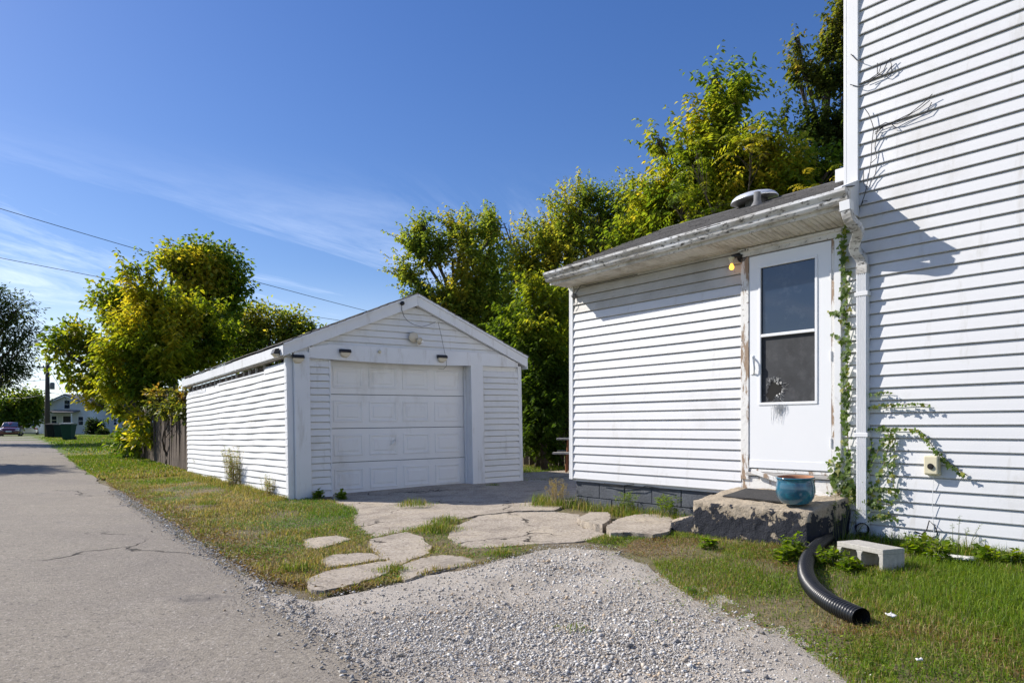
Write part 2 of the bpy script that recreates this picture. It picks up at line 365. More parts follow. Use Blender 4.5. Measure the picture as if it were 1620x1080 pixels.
# stoop: old concrete with flaking dark paint on its upright faces
def stoop_material():
    m = material('flaking_painted_concrete', (.42,.35,.26), .95, bump=[(75, 1.0, .010), (20, .8, .02)], var=[(60, .22), (7, .15)],
                 stains=[((.22,.19,.155), 6, .56, .76), ((.62,.57,.50), 80, .63, .70), ((.14,.12,.10), 55, .64, .70)], spec=.2)
    nt = m.node_tree; N = nt.nodes; L = nt.links; b = N['Principled BSDF']
    src = b.inputs['Base Color'].links[0].from_socket
    tcn = N.new('ShaderNodeTexCoord'); sp = N.new('ShaderNodeSeparateXYZ'); L.new(tcn.outputs['Object'], sp.inputs[0])
    geo = N.new('ShaderNodeNewGeometry'); sn = N.new('ShaderNodeSeparateXYZ'); L.new(geo.outputs['True Normal'], sn.inputs[0])
    n1 = N.new('ShaderNodeTexNoise'); n1.inputs['Scale'].default_value = 7.5; n1.inputs['Detail'].default_value = 11; n1.inputs['Roughness'].default_value = .70
    L.new(tcn.outputs['Object'], n1.inputs['Vector'])
    def mth(op, a, b_):
        x = N.new('ShaderNodeMath'); x.operation = op
        for i, v in enumerate((a, b_)):
            if hasattr(v, 'links'): L.new(v, x.inputs[i])
            else: x.inputs[i].default_value = v
        return x.outputs[0]
    # flaked further near the worn top edge
    thr = N.new('ShaderNodeMapRange'); thr.inputs[1].default_value = .22; thr.inputs[2].default_value = .47; thr.inputs[3].default_value = .38; thr.inputs[4].default_value = .575
    L.new(sp.outputs['Z'], thr.inputs[0])
    paint = N.new('ShaderNodeMapRange'); paint.inputs[1].default_value = 0; paint.inputs[2].default_value = .012
    L.new(mth('SUBTRACT', n1.outputs['Fac'], thr.outputs[0]), paint.inputs[0])
    side = mth('LESS_THAN', sn.outputs['Z'], .55)
    fac = mth('MULTIPLY', paint.outputs[0], side)
    mx = N.new('ShaderNodeMix'); mx.data_type = 'RGBA'; L.new(fac, mx.inputs[0]); L.new(src, mx.inputs[6]); mx.inputs[7].default_value = (.038,.040,.048, 1)
    L.new(mx.outputs[2], b.inputs['Base Color'])
    bn = N.new('ShaderNodeBump'); bn.inputs['Strength'].default_value = .8; bn.inputs['Distance'].default_value = .008
    old = b.inputs['Normal'].links[0].from_socket; L.new(fac, bn.inputs['Height']); L.new(old, bn.inputs['Normal']); L.new(bn.outputs[0], b.inputs['Normal'])
    return m
M['stoop'] = stoop_material()

# ================================================================== SETTING: ground, road, gravel, slabs
# photo outlines of the pieces of the broken driveway
def grow(pts, f):
    cx_ = sum(p[0] for p in pts)/len(pts); cy_ = sum(p[1] for p in pts)/len(pts); return [(cx_+(p[0]-cx_)*f, cy_+(p[1]-cy_)*f) for p in pts]
def poly_px(pts): return [G(*p) for p in pts]
def inside(x, y, poly):
    r = np.zeros(len(x), bool); n = len(poly)
    for i in range(n):
        x1, y1 = poly[i][0], poly[i][1]; x2, y2 = poly[(i+1) % n][0], poly[(i+1) % n][1]
        c = (y1 > y) != (y2 > y)
        xi = (x2-x1)*(y-y1)/((y2-y1) if abs(y2-y1) > 1e-12 else 1e-12)+x1
        r ^= c & (x < xi)
    return r
# broken concrete driveway: each slab its own piece
Z7 = lambda pts: [(440+p[0]*.37037, 740+p[1]*.37037) for p in pts]
SLABS = [
 (Z7([(205,95),(480,70),(800,50),(960,35),(1270,20),(1420,60),(1280,140),(1180,185),(1010,188),(850,203),(760,222),(560,262),(420,293),(375,288),(318,240),(330,180),(250,150)]), .026),
 (Z7([(745,262),(860,213),(1010,197),(1180,193),(1290,205),(1276,240),(1300,258),(1395,280),(1365,300),(1260,318),(1100,326),(950,340),(840,346),(765,330),(725,300)]), .014),
 (Z7([(398,312),(470,298),(545,284),(600,300),(648,342),(640,368),(560,392),(500,420),(478,405),(405,345)]), .012),
 (Z7([(522,425),(610,392),(700,378),(790,386),(838,402),(760,425),(650,442),(548,480),(530,455)]), .011),
 (Z7([(128,485),(200,452),(300,432),(420,408),(472,405),(495,428),(430,468),(330,502),(200,532),(150,528)]), .017),
 (Z7([(180,402),(240,376),(330,370),(405,372),(445,394),(380,403),(300,415),(212,427)]), .011),
 (Z7([(112,310),(175,300),(245,294),(305,308),(250,326),(170,346),(118,338)]), .011),
 (Z7([(1278,238),(1330,209),(1412,210),(1422,240),(1385,272),(1330,262)]), .060),
 (Z7([(1402,272),(1450,240),(1520,222),(1640,215),(1690,240),(1670,290),(1600,305),(1500,296),(1420,300)]), .052),
]
SLABS = [(grow(p_, 1.06) if 2 <= i_ <= 6 else p_, h_) for i_, (p_, h_) in enumerate(SLABS)]
GRAVEL_PX = [(375,918),(430,936),(500,945),(560,933),(640,918),(700,902),(760,893),(850,868),(905,862),(965,868),(1030,892),(1050,915),(1090,940),(1150,965),(1230,995),(1300,1030),(1360,1062),(1420,1110),(1500,1230),(1500,1600),(560,1600),(620,1130),(590,1082),(535,1040),(475,1000),(420,962),(385,938)]
GRAVEL = poly_px(GRAVEL_PX)
def axis(lo, hi, fine_lo, fine_hi, step):
    a = list(np.arange(fine_lo, fine_hi, step)); s = step; x = fine_lo
    left = []
    while x > lo: s *= 1.22; x -= s; left.append(x)
    s = step; x = a[-1]; right = []
    while x < hi: s *= 1.22; x += s; right.append(x)
    return np.array(left[::-1] + a + right)
xs = axis(-450, 450, -6, 6.5, .11); ys = axis(-60, 600, 1.5, 13, .11)
GX, GY = np.meshgrid(xs, ys, indexing='ij'); gx, gy = GX.ravel(), GY.ravel()
gv = CT*gx + ST*gy; gu = -ST*gx + CT*gy
near = np.clip(1 - np.hypot(gx, gy-6)/14, 0, 1)
gz = g(gx, gy) + (vn2(gx, gy, 1.3)-.5)*.03*near + (vn2(gx, gy, 5.0, 3.)-.5)*.016*near
inroad = smooth((gv+5.5)/.5) * smooth((1.45-gv)/.35)
gz -= .05*inroad
for pts_, h_ in SLABS: gz -= .020*inside(gx, gy, poly_px(pts_))
gz -= .03*inside(gx, gy, GRAVEL)
nx_, ny_ = len(xs), len(ys)
idx = np.arange(nx_*ny_).reshape(nx_, ny_)
Q = np.stack([idx[:-1,:-1].ravel(), idx[1:,:-1].ravel(), idx[1:,1:].ravel(), idx[:-1,1:].ravel()], 1)
me = fast_mesh('ground', np.stack([gx,gy,gz],1), Q, M['soil'], smooth_=True)
me.materials.append(M['far_grass'])
fc = Q[:,0]; far = ((gu[fc] > 21+8*(vn2(gx[fc],gy[fc],.7)-.5)) | (gv[fc] < -5) | (gv[fc] > 14) | (gu[fc] < -3)).astype(np.int32)
me.polygons.foreach_set('material_index', far)
structure(link('ground', me), 'dry soil and lawn ground sheet')

# road: long strip with a ragged right edge
us = axis(-25, 420, -4, 40, .12); nv = 18
rv = []; rq = []
edge = 1.36 + (vn2(us, us*0, 1.1)-.5)*.22 + (vn2(us, us*0, 5., 7.)-.5)*.10
for i, u in enumerate(us):
    for k in range(nv):
        v = -5.2 + (edge[i]+5.2)*(k/(nv-1))**.8
        x, y = uv2xy(u, v); z = float(g(x, y)) + .006 + .012*(1-(abs(v+1.9)/3.3)**2) - (.012 if k == nv-1 else 0)
        rv.append((x, y, z))
for i in range(len(us)-1):
    for k in range(nv-1): rq.append((i*nv+k, i*nv+k+1, (i+1)*nv+k+1, (i+1)*nv+k))
structure(link('road', fast_mesh('road', np.array(rv), np.array(rq), M['asphalt'], smooth_=True)), 'sun-bleached asphalt alley running away past the garage')

def ragged(poly, step, amp, seed=0):
    rnd = random.Random(seed); out = []
    n = len(poly)
    for i in range(n):
        a, b = Vector(poly[i][:2]), Vector(poly[(i+1) % n][:2]); L = (b-a).length; m = max(1, int(L/step))
        nrm = Vector((-(b-a).y, (b-a).x)).normalized() if L > 1e-6 else Vector((0,0))
        for k in range(m):
            p = a.lerp(b, k/m)
            if k: p = p + nrm*(rnd.random()-.5)*2*amp
            out.append(p)
    return out
def sheet(name, poly, h, mat, cell=.1):
    """flat sheet that follows the ground inside a polygon"""
    bm = bmesh.new()
    vs = [bm.verts.new((p[0], p[1], float(g(p[0], p[1]))+h)) for p in poly]
    f = bm.faces.new(vs); bmesh.ops.triangulate(bm, faces=[f])
    me = bpy.data.meshes.new(name); bm.to_mesh(me); bm.free(); me.materials.append(mat)
    return link(name, me)
def edge_dist(x, y, poly):
    d = np.full(len(x), 1e9); n = len(poly)
    for i in range(n):
        ax_, ay_ = poly[i][0], poly[i][1]; bx_, by_ = poly[(i+1) % n][0], poly[(i+1) % n][1]; dx_, dy_ = bx_-ax_, by_-ay_
        t = np.clip(((x-ax_)*dx_+(y-ay_)*dy_)/(dx_*dx_+dy_*dy_+1e-12), 0, 1); d = np.minimum(d, np.hypot(x-ax_-t*dx_, y-ay_-t*dy_))
    return d
# gravel bed as a dense grid cut to the polygon
def grid_sheet(name, poly, h, mat, cell=.05, bump=.012, seed=3.):
    px_ = [p[0] for p in poly]; py_ = [p[1] for p in poly]
    ax = np.arange(min(px_), max(px_)+cell, cell); ay = np.arange(min(py_), max(py_)+cell, cell)
    X, Y = np.meshgrid(ax, ay, indexing='ij'); x, y = X.ravel(), Y.ravel()
    jx = x + (vn2(x, y, 9., 1.)-.5)*cell*1.5; jy = y + (vn2(x, y, 9., 5.)-.5)*cell*1.5
    z = g(jx, jy) + h - .016*(1-smooth(edge_dist(x, y, poly)/.12)) + (vn2(x, y, 3., seed)-.5)*bump + (vn2(x, y, 14., seed)-.5)*bump*.6
    ii = np.arange(len(x)).reshape(X.shape)
    Q = np.stack([ii[:-1,:-1].ravel(), ii[1:,:-1].ravel(), ii[1:,1:].ravel(), ii[:-1,1:].ravel()], 1)
    c = np.stack([x[Q].mean(1), y[Q].mean(1)], 1)
    wob = (vn2(c[:,0], c[:,1], 2.2)-.5)*.34+(vn2(c[:,0], c[:,1], 9., 4.)-.5)*.16
    keep = inside(c[:,0]+wob, c[:,1]+wob, poly); Q = Q[keep]
    used = np.unique(Q); rm = -np.ones(len(x), int); rm[used] = np.arange(len(used))
    return link(name, fast_mesh(name, np.stack([jx,jy,z],1)[used], rm[Q], mat, smooth_=True))
bed = grid_sheet('gravel_bed', GRAVEL, .006, M['gravel_bed'])
structure(bed, 'pale dusty gravel parking patch beside the alley')

# loose stones
ICO = None
def stones(name, pts, sizes, tints, seed=1):
    rng = np.random.default_rng(seed)
    bm = bmesh.new(); bmesh.ops.create_cube(bm, size=1.35); bmesh.ops.triangulate(bm, faces=bm.faces)
    V0 = np.array([v.co[:] for v in bm.verts]); T0 = np.array([[v.index for v in f.verts] for f in bm.faces]); bm.free()
    n = len(pts); m = len(V0)
    q = rng.normal(size=(n,4)); q /= np.linalg.norm(q, axis=1)[:,None]
    w,x,y,z = q.T
    Rm = np.stack([1-2*(y*y+z*z),2*(x*y-z*w),2*(x*z+y*w),2*(x*y+z*w),1-2*(x*x+z*z),2*(y*z-x*w),2*(x*z-y*w),2*(y*z+x*w),1-2*(x*x+y*y)],1).reshape(n,3,3)
    sc = rng.uniform(.55,1.15,(n,1,3)); jit = 1+rng.normal(0,.2,(n,m,1))
    V = V0[None]*sc*jit; V = np.einsum('nij,nmj->nmi', Rm, V)
    V[:,:,2] *= .72
    V = V*np.asarray(sizes)[:,None,None] + np.asarray(pts)[:,None,:]
    T = (T0[None] + (np.arange(n)*m)[:,None,None]).reshape(-1,3)
    C = np.repeat(np.asarray(tints), m, axis=0)
    return link(name, fast_mesh(name, V.reshape(-1,3), T, M['stone'], C))
rng = np.random.default_rng(5)
def scatter(poly, n, rng):
    px_ = [p[0] for p in poly]; py_ = [p[1] for p in poly]
    x = rng.uniform(min(px_), max(px_), n); y = rng.uniform(min(py_), max(py_), n)
    k = inside(x, y, poly); return x[k], y[k]
def stone_tints(n, rng):
    t = np.array([(.53,.51,.475),(.66,.635,.59),(.42,.40,.37),(.50,.44,.36),(.27,.255,.24),(.55,.43,.30)])[rng.choice(6, n, p=[.32,.2,.2,.14,.09,.05])]
    return t*rng.uniform(.8,1.2,(n,1))
gp_view = poly_px([(385,922),(440,936),(560,930),(850,862),(965,862),(1060,905),(1300,1020),(1480,1120),(1400,1350),(600,1350),(605,1110),(548,1050),(482,1000),(415,955)])
x, y = scatter(gp_view, 230000, rng)
dens = .30 + 1.0*smooth((vn2(x, y, 1.0, 2.)-.36)*3.6)
band = smooth((vn2(x, y, .55, 8.)-.35)*4)
ein = edge_dist(x, y, gp_view)+(vn2(x, y, 3., 21.)-.5)*.25
k = rng.random(len(x)) < np.clip(dens*(.30+.70*band), 0, 1)*np.clip(1.25-np.hypot(x,y-4)/8, .25, 1)*(.25+.75*smooth(ein/.55))
x, y, ein = x[k], y[k], ein[k]
sz = (np.exp(rng.normal(math.log(.0038), .50, len(x)))*(.75+.6*vn2(x, y, 1.4, 5.))*(.68+.32*smooth(ein/.7))).clip(.002, .018)
stn = stones('gravel_stones', np.stack([x, y, g(x,y)+.008+sz*.30], 1), sz, stone_tints(len(x), rng), 2)
tag(stn, 'loose pale crushed stones strewn over the gravel patch', kind='stuff')
# crumbs of gravel on the edge of the asphalt and in the verge
u = rng.uniform(1.5, 14, 9000); v = 1.40 + rng.normal(0, .085, len(u)) - np.abs(rng.normal(0,.10,len(u)))*(u < 5)
x, y = uv2xy(u, v); x = np.asarray(x); y = np.asarray(y)
sz = np.exp(rng.normal(math.log(.0045), .5, len(x))).clip(.002, .02)
ed = stones('road_edge_gravel', np.stack([x, y, g(x,y)+.012+sz*.2], 1), sz, stone_tints(len(x), rng)*.8, 3)
tag(ed, 'scattered grey gravel along the broken asphalt edge', kind='stuff')

drive = structure(empty('driveway', (0,0,0)), 'broken concrete driveway in front of the garage')
SLAB_POLYS = []
for i, (pts, h) in enumerate(SLABS):
    poly = ragged(poly_px(pts), .042, .013, i); SLAB_POLYS.append(poly)
    bm = bmesh.new(); tilt = random.Random(i)
    tx, ty = tilt.uniform(-.012,.012), tilt.uniform(-.012,.012); cx = sum(p.x for p in poly)/len(poly); cy = sum(p.y for p in poly)/len(poly)
    if h > .06: tx, ty = .05*(1 if i == 7 else -.6), -.04
    zt = lambda p: float(g(p.x,p.y)) + h + (p.x-cx)*tx + (p.y-cy)*ty
    top = [bm.verts.new((p.x, p.y, zt(p))) for p in poly]
    f = bm.faces.new(top)
    if f.normal.z < 0 or f.calc_area() and (f.normal_update() or f.normal.z < 0): f.normal_flip()
    r = bmesh.ops.inset_region(bm, faces=[f], thickness=.012, depth=.007)
    be = [e for e in bm.edges if e.is_boundary]
    ex = bmesh.ops.extrude_edge_only(bm, edges=be)
    for v_ in [v_ for v_ in ex['geom'] if isinstance(v_, bmesh.types.BMVert)]: v_.co.z -= h + .05
    bmesh.ops.triangulate(bm, faces=[f_ for f_ in bm.faces if len(f_.verts) > 4])
    me = bpy.data.meshes.new('slab'); bm.to_mesh(me); bm.free(); me.materials.append(M['slab'])
    link('slab', me, drive)

# ================================================================== HOUSE
HA = R(-51.0); HD = Vector((math.cos(HA), math.sin(HA), 0)); HN = Vector((HD.y, -HD.x, 0))   # along the wall, out of the wall
HC = Vector((.739, 8.83, 0))
def wa(px, o=0.0):
    k = (px-CX)/F; c = HC + HN*o
    return (c.y*k - c.x)/(HD.x - HD.y*k)
def hp(px, py, o=0.0):
    a = wa(px, o); c = HC + HD*a + HN*o
    return (a, -o, ZC + (HY-py)*c.y/F)
def hw(a, o, z): return HC + HD*a + HN*o + Vector((0,0,z))
house = empty('house', HC, HA, 'white vinyl-sided house with a low rear addition and an old storm door', 'house')

_cc = {}
def jointed_course(parent, x0, L, z, e, mat, joint, prof=None, n=20, wave=0., place=None):
    """one lap made of two overlapping lengths; place(o, x) puts a length that starts at x"""
    for k_, (a_, b_) in enumerate(((0, joint+.02), (joint, L))):
        key = (round(b_-a_, 3), mat.name, wave, e, prof is None)
        if key not in _cc: _cc[key] = course_mesh('siding_course', b_-a_, e, mat, prof, n=n, wave=wave)
        o = link('siding_course', _cc[key], parent); place(o, x0+a_)
        if k_: o.location.z += .0012
        yield o, k_
def course_mesh(name, L, e, mat, prof=None, Lt=None, n=10, wave=.0):
    """one lap of siding from x=0..L (top edge may be shorter: Lt=(x0,x1)); outward is -y"""
    prof = prof or [(.013, e+.006), (.010, e-.003), (-.001, e-.012), (-.008, e*.52), (-.0145, e*.14), (-.0165, .006), (-.0155, .0), (.006, .001)]
    lt = Lt or (0, L); vs = []; fs = []; m = len(prof)
    for i in range(n+1):
        for (yy, zz) in prof:
            t = min(max(zz/e, 0), 1); x0 = lt[0]*t; x1 = L+(lt[1]-L)*t
            x = x0+(x1-x0)*i/n
            vs.append((x, yy + wave*math.sin(x*5.1+zz*9)*.5, zz + wave*.6*math.sin(x*2.3)))
    for i in range(n):
        for k in range(m-1): fs.append((i*m+k, (i+1)*m+k, (i+1)*m+k+1, i*m+k+1))
    mb = MB().add(vs, fs); me = bpy.data.meshes.new(name); me.from_pydata(mb.v, [], mb.f); me.materials.append(mat)
    return me

# --- addition wall
E = .1016
SOF = 2.845
aw = MB().box(.02, 3.40, .017, 3.78, .44, 2.90).build('addition_wall', M['siding'], house)
Zb = .475; La = wa(1174)-.045
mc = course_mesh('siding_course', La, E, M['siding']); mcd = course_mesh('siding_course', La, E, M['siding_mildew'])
n_c = int((SOF-Zb)/E)+1
for i in range(n_c):
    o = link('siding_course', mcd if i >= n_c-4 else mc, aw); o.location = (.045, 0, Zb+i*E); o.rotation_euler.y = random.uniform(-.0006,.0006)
    o.location.y = random.uniform(-.0012,.0012)
# a couple of torn nail-head dents like those in the photo
c1 = MB(); c1.prism([(0,-.03),(.05,-.03),(.05,2.37),(0,2.37)], 'y', -.024, .004)
MB().box(0, .045, -.022, .02, .46, SOF).build('corner_post', M['trim'], house, bevel=.004)
MB().box(-.02, 0, -.022, .07, .46, SOF).build('corner_post', M['trim'], house, bevel=.004)
# left side of the addition (seen from a step to the side) laps too
ms = course_mesh('siding_course', 3.7, E, M['siding'])
lw = MB().box(.0185, .02, .07, 3.76, .44, 2.9).build('addition_side_wall', M['siding'], house)
for i in range(n_c):
    o = link('siding_course', ms, lw); o.location = (.006, 3.76, Zb+i*E); o.rotation_euler.z = R(-90)
MB().prism([(.02,2.9),(3.78,2.9),(1.9,3.80)], 'x', .02, .08).build('addition_gable', M['siding'], house)
# --- foundation with blocks
fd = MB().box(.05, 3.40, .05, 3.7, -.1, .45).build('foundation', M['mortar'], house)
for row, (z0, z1) in enumerate(((.255,.435),(.065,.245),(-.125,.055))):
    x = .045 - (.2 if row % 2 else 0)
    while x < 2.75:
        x0, x1 = max(x,.045), x+.392
        if x1-x0 > .05:
            MB().box(x0, x1, .038+random.uniform(-.003,.003), .06, z0, z1).build('concrete_block', M['foundation'], fd, bevel=.004)
        x += .402
# --- soffit, fascia, gutter
sf = MB().box(-.045, 3.50, -.30, .0, SOF+.004, SOF+.012).build('soffit', M['soffit'], house)
k = 0; x = -.045
while x < 3.42:
    w = .098; mb = MB()
    mb.prism([(x,SOF+.003),(x+.010,SOF-.008),(x+.046,SOF-.008),(x+.050,SOF-.001),(x+.054,SOF-.008),(x+w-.010,SOF-.008),(x+w-.001,SOF+.003)], 'y', -.298, -.004)
    mb.build('soffit_panel', M['soffit'], sf); x += w
MB().box(-.045, 3.36, -.012, .0, SOF-.03, SOF-.010).build('wall_mould', M['dirty_trim'], house)
MB().box(-.047, 3.57, -.318, -.30, SOF-.012, 2.95).build('fascia_board', M['dirty_trim'], house)
gp = [(-.318,2.963),(-.318,2.868),(-.372,2.868),(-.385,2.885),(-.392,2.912),(-.412,2.935),(-.420,2.948),(-.420,2.972),(-.410,2.972),(-.410,2.966),(-.413,2.950),(-.405,2.940),(-.384,2.916),(-.377,2.888),(-.368,2.876),(-.324,2.876),(-.324,2.963)]
gt = MB().prism(gp, 'x', -.05, 3.62)
gut = gt.build('gutter', M['gutter'], house)
gcap = [(-.318,2.968),(-.318,2.866),(-.374,2.866),(-.387,2.884),(-.394,2.911),(-.414,2.934),(-.423,2.947),(-.423,2.975)]
MB().prism(gcap, 'x', -.056, -.05).build('gutter_end_cap', M['gutter'], gut)
MB().prism(gcap, 'x', 3.62, 3.628).build('gutter_end_cap', M['gutter'], gut)
for x in (.5, 1.3, 2.1, 2.9): MB().box(x, x+.02, -.418, -.318, 2.969, 2.973).build('gutter_strap', M['trim'], gut)
# return at the house end
MB().prism([(-.318,2.835),(-.02,2.835),(-.02,3.15),(-.318,3.02)], 'x', 3.485, 3.555).build('rake_return', M['trim'], house, bevel=.004)
# --- addition roof in overlapping courses
TP = 5/12.
rf = MB().prism([(-.33,2.95),(1.9,2.95+2.23*TP-.005),(4.13,2.95),(4.13,2.93),(1.9,2.95+2.23*TP-.03),(-.33,2.93)], 'x', -.05, 3.49).build('roof', M['dirty_trim'], house)
y0, z0 = -.405, 2.967-.03
ncr = 18; st = (1.9+.405)/ncr
rs = random.Random(4)
for i in range(ncr):
    ya, za = y0+i*st-.012, z0+i*st*TP+.030; yb, zb = y0+(i+1)*st+.01, z0+(i+1)*st*TP+.022
    xr = 3.58 if yb < -.06 else 3.45
    mb = MB(); x = -.065
    while x < xr-.01:
        x1 = min(x+rs.uniform(.14,.34), xr); t = rs.uniform(.006,.012); j = rs.uniform(-.006,.006)
        mb.add([(x,ya+j,za),(x1-.004,ya+j,za),(x1-.004,yb,zb),(x,yb,zb),(x,ya+j,za-t),(x1-.004,ya+j,za-t),(x1-.004,yb,zb-t),(x,yb,zb-t)],
               [(0,1,2,3),(7,6,5,4),(0,4,5,1),(1,5,6,2),(2,6,7,3),(3,7,4,0)])
        x = x1
    mb.build('shingle_course', M['shingle'], rf)
for i in range(ncr):
    ya, za = 4.205-i*st+.012, z0+i*st*TP+.030; yb, zb = 4.205-(i+1)*st-.01, z0+(i+1)*st*TP+.022
    MB().add([(-.065,ya,za),(3.47,ya,za),(3.47,yb,zb),(-.065,yb,zb),(-.065,ya,za-.01),(3.47,ya,za-.01)], [(3,2,1,0),(0,1,5,4)]).build('shingle_course', M['shingle'], rf)
zr = z0+ncr*st*TP+.035
x = -.065
while x < 3.4:
    MB().prism([(1.76,zr-.055),(1.9,zr+.004),(2.04,zr-.055),(2.04,zr-.065),(1.9,zr-.008),(1.76,zr-.065)], 'x', x, x+.24).build('ridge_cap', M['shingle'], rf); x += .225
def eave_rise(o, soff=False):
    for v_ in o.data.vertices:
        f_ = max(0, min(1, -v_.co.y/.3)) if soff else max(0, min(1, (1.9-v_.co.y)/2.2))
        v_.co.z += (.017 if soff else .0205)*max(v_.co.x, 0)*f_
for o in [c for c in house.children_recursive if c.name.split('.')[0] in ('gutter','gutter_end_cap','gutter_strap','fascia_board','rake_return')] + [rf] + [c for c in rf.children if c.name.startswith('shingle')]: eave_rise(o)
for o in [sf] + list(sf.children): eave_rise(o, True)
# vent dome and plumbing stack
va = 1.44; vb = MB()
vb.lathe([(.135,-.12),(.135,.05)], (va,1.80,zr-.02), 20)
vb.build('vent_neck', M['leadpipe'], rf, smooth_=False)
vd = MB().lathe([(.0,.150),(.10,.148),(.19,.138),(.245,.118),(.28,.085),(.298,.05),(.305,.03),(.300,.026),(.27,.035),(.0,.045)], (0,0,0), 32).build('roof_vent_dome', M['metal'], rf, smooth_=True)
vd.location = (va, 1.76, zr-.035); vd.rotation_euler = (R(6), R(-3), 0); vd.scale = (.95, .9, .72)
pv = MB().lathe([(.075,-.02),(.07,.0),(.05,.03),(.043,.05),(.040,.15),(.034,.15),(.034,.05)], (1.74,1.34,z0+(1.34+.405)*TP+.04), 16, closed=True).build('vent_pipe', M['leadpipe'], rf, smooth_=True)

# --- main house body
A0 = 3.455
mw = MB().box(A0+.02, 9.2, .017, 8.0, -.1, 6.3).build('main_wall', M['siding'], house)
EM = .1040; zb = .185; La = wa(1331)
mlow = course_mesh('siding_course', 9.2-La, EM, M['siding'], n=18); mup = course_mesh('siding_course', 9.2-(A0+.095), EM, M['siding'], n=16)
i = 0
while zb+i*EM < 6.2:
    z = zb+i*EM; low = z < 2.83
    xs0 = La if low else A0+.095; yj = random.uniform(-.001,.001); rj = random.uniform(-.0005,.0005)
    def put(o, x, z=z, xs0=xs0): o.location = (x, yj, z); o.rotation_euler.y = rj
    for o, k_ in jointed_course(mw, xs0, 9.2-xs0, z, EM, M['siding'], (3.1, 1.75, 3.6, 2.2, 4.1)[i % 5], None, 14, 0., put): o.location.y -= .0014*k_; o.location.z -= rj*0
    i += 1
MB().box(La-.02, A0+.03, .0175, .5, .1, 2.84).build('wall_infill', M['siding'], house)
MB().box(A0, A0+.095, -.030, .03, 2.99, 6.3).build('corner_post', M['trim'], house, bevel=.004)
MB().box(A0-.03, A0, -.030, .075, 2.99, 6.3).build('corner_post', M['trim'], house, bevel=.004)
mfd = MB().box(La, 9.15, .03, .5, -.2, .19).build('main_foundation', M['mortar'], house)
# side eave piece seen behind the corner post
MB().box(A0-.17, A0-.03, .10, .9, 3.28, 3.40).build('side_flashing', M['trim'], house, bevel=.006)
# main roof (above the frame)
MB().prism([(3.1,6.25),(6.33,8.4),(9.55,6.25),(9.55,6.33),(6.33,8.5),(3.1,6.33)], 'y', -.4, 8.4).build('main_roof', M['shingle'], house)
MB().prism([(3.48,6.3),(9.2,6.3),(6.33,8.3)], 'y', .017, 8.0).build('gable_wall', M['siding'], house)

# --- door frame, threshold
DL, DR, DB, DT = wa(1187.5), wa(1317), .714, 2.745
MB().box(wa(1174.5), DL-.004, -.030, .03, .60, 2.752).build('door_casing', M['peel'], house, bevel=.003)
MB().box(wa(1174.5)-.004, DR+.095, -.032, .03, 2.756, SOF-.012).build('door_head', M['dirty_trim'], house, bevel=.003)
MB().box(wa(1174.5)-.02, DR+.10, -.045, .0, SOF-.040, SOF-.013).build('door_drip', M['dirty_trim'], house, bevel=.003)
MB().box(DR+.004, DR+.030, -.026, .03, .60, 2.752).build('door_casing', M['peel'], house, bevel=.003)
MB().box(DR+.033, DR+.092, -.036, .03, .56, 2.752).build('door_casing', M['trim'], house, bevel=.003)
MB().box(DL-.002, DR+.002, -.0015, .0035, .72, 2.742).build('dark_door_sheet', M['void'], house)  # thin black sheet standing in for the darkness behind the torn screen
MB().box(wa(1174.5), DR+.09, -.010, .05, .48, .63).build('threshold_board', M['peel'], house, bevel=.004)
MB().box(DL-.03, DR+.03, -.034, .03, .640, .672).build('threshold_board', M['wood_pale'], house, bevel=.004)
MB().box(DL, DR+.01, -.016, .03, .676, .704).build('threshold_board', M['peel'], house, bevel=.003)
# --- storm door with two panes
WL, WR = wa(1206), wa(1291.5); WT, WM0, WM1, WB = 2.617, 1.986, 1.958, 1.337
door = MB()
door.box(DL, WL-.022, -.022, .012, DB, DT); door.box(WR+.022, DR, -.022, .012, DB, DT)
door.box(WL-.022, WR+.022, -.022, .012, WT+.022, DT); door.box(WL-.022, WR+.022, -.022, .012, DB, WB-.022)
dr = door.build('storm_door', M['door'], house)
MB().box(DL+.002, DR-.002, -.026, -.0225, DB+.002, DB+.075).build('kick_plate', M['door'], dr, bevel=.001)
def ring(mb, x0, x1, z0, z1, w, ya, yb):
    mb.box(x0, x1, ya, yb, z1-w, z1); mb.box(x0, x1, ya, yb, z0, z0+w); mb.box(x0, x0+w, ya, yb, z0+w, z1-w); mb.box(x1-w, x1, ya, yb, z0+w, z1-w)
r1 = MB(); ring(r1, WL-.026, WR+.026, WB-.026, WT+.026, .026, -.030, -.010); r1.build('window_frame', M['door'], dr, bevel=.004)
MB().box(WL, WR, -.030, -.008, WM1, WM0).build('window_rail', M['door'], dr, bevel=.004)
MB().box(WL, WR, -.006, -.002, WM0, WT).build('upper_pane', M['glass'], dr)
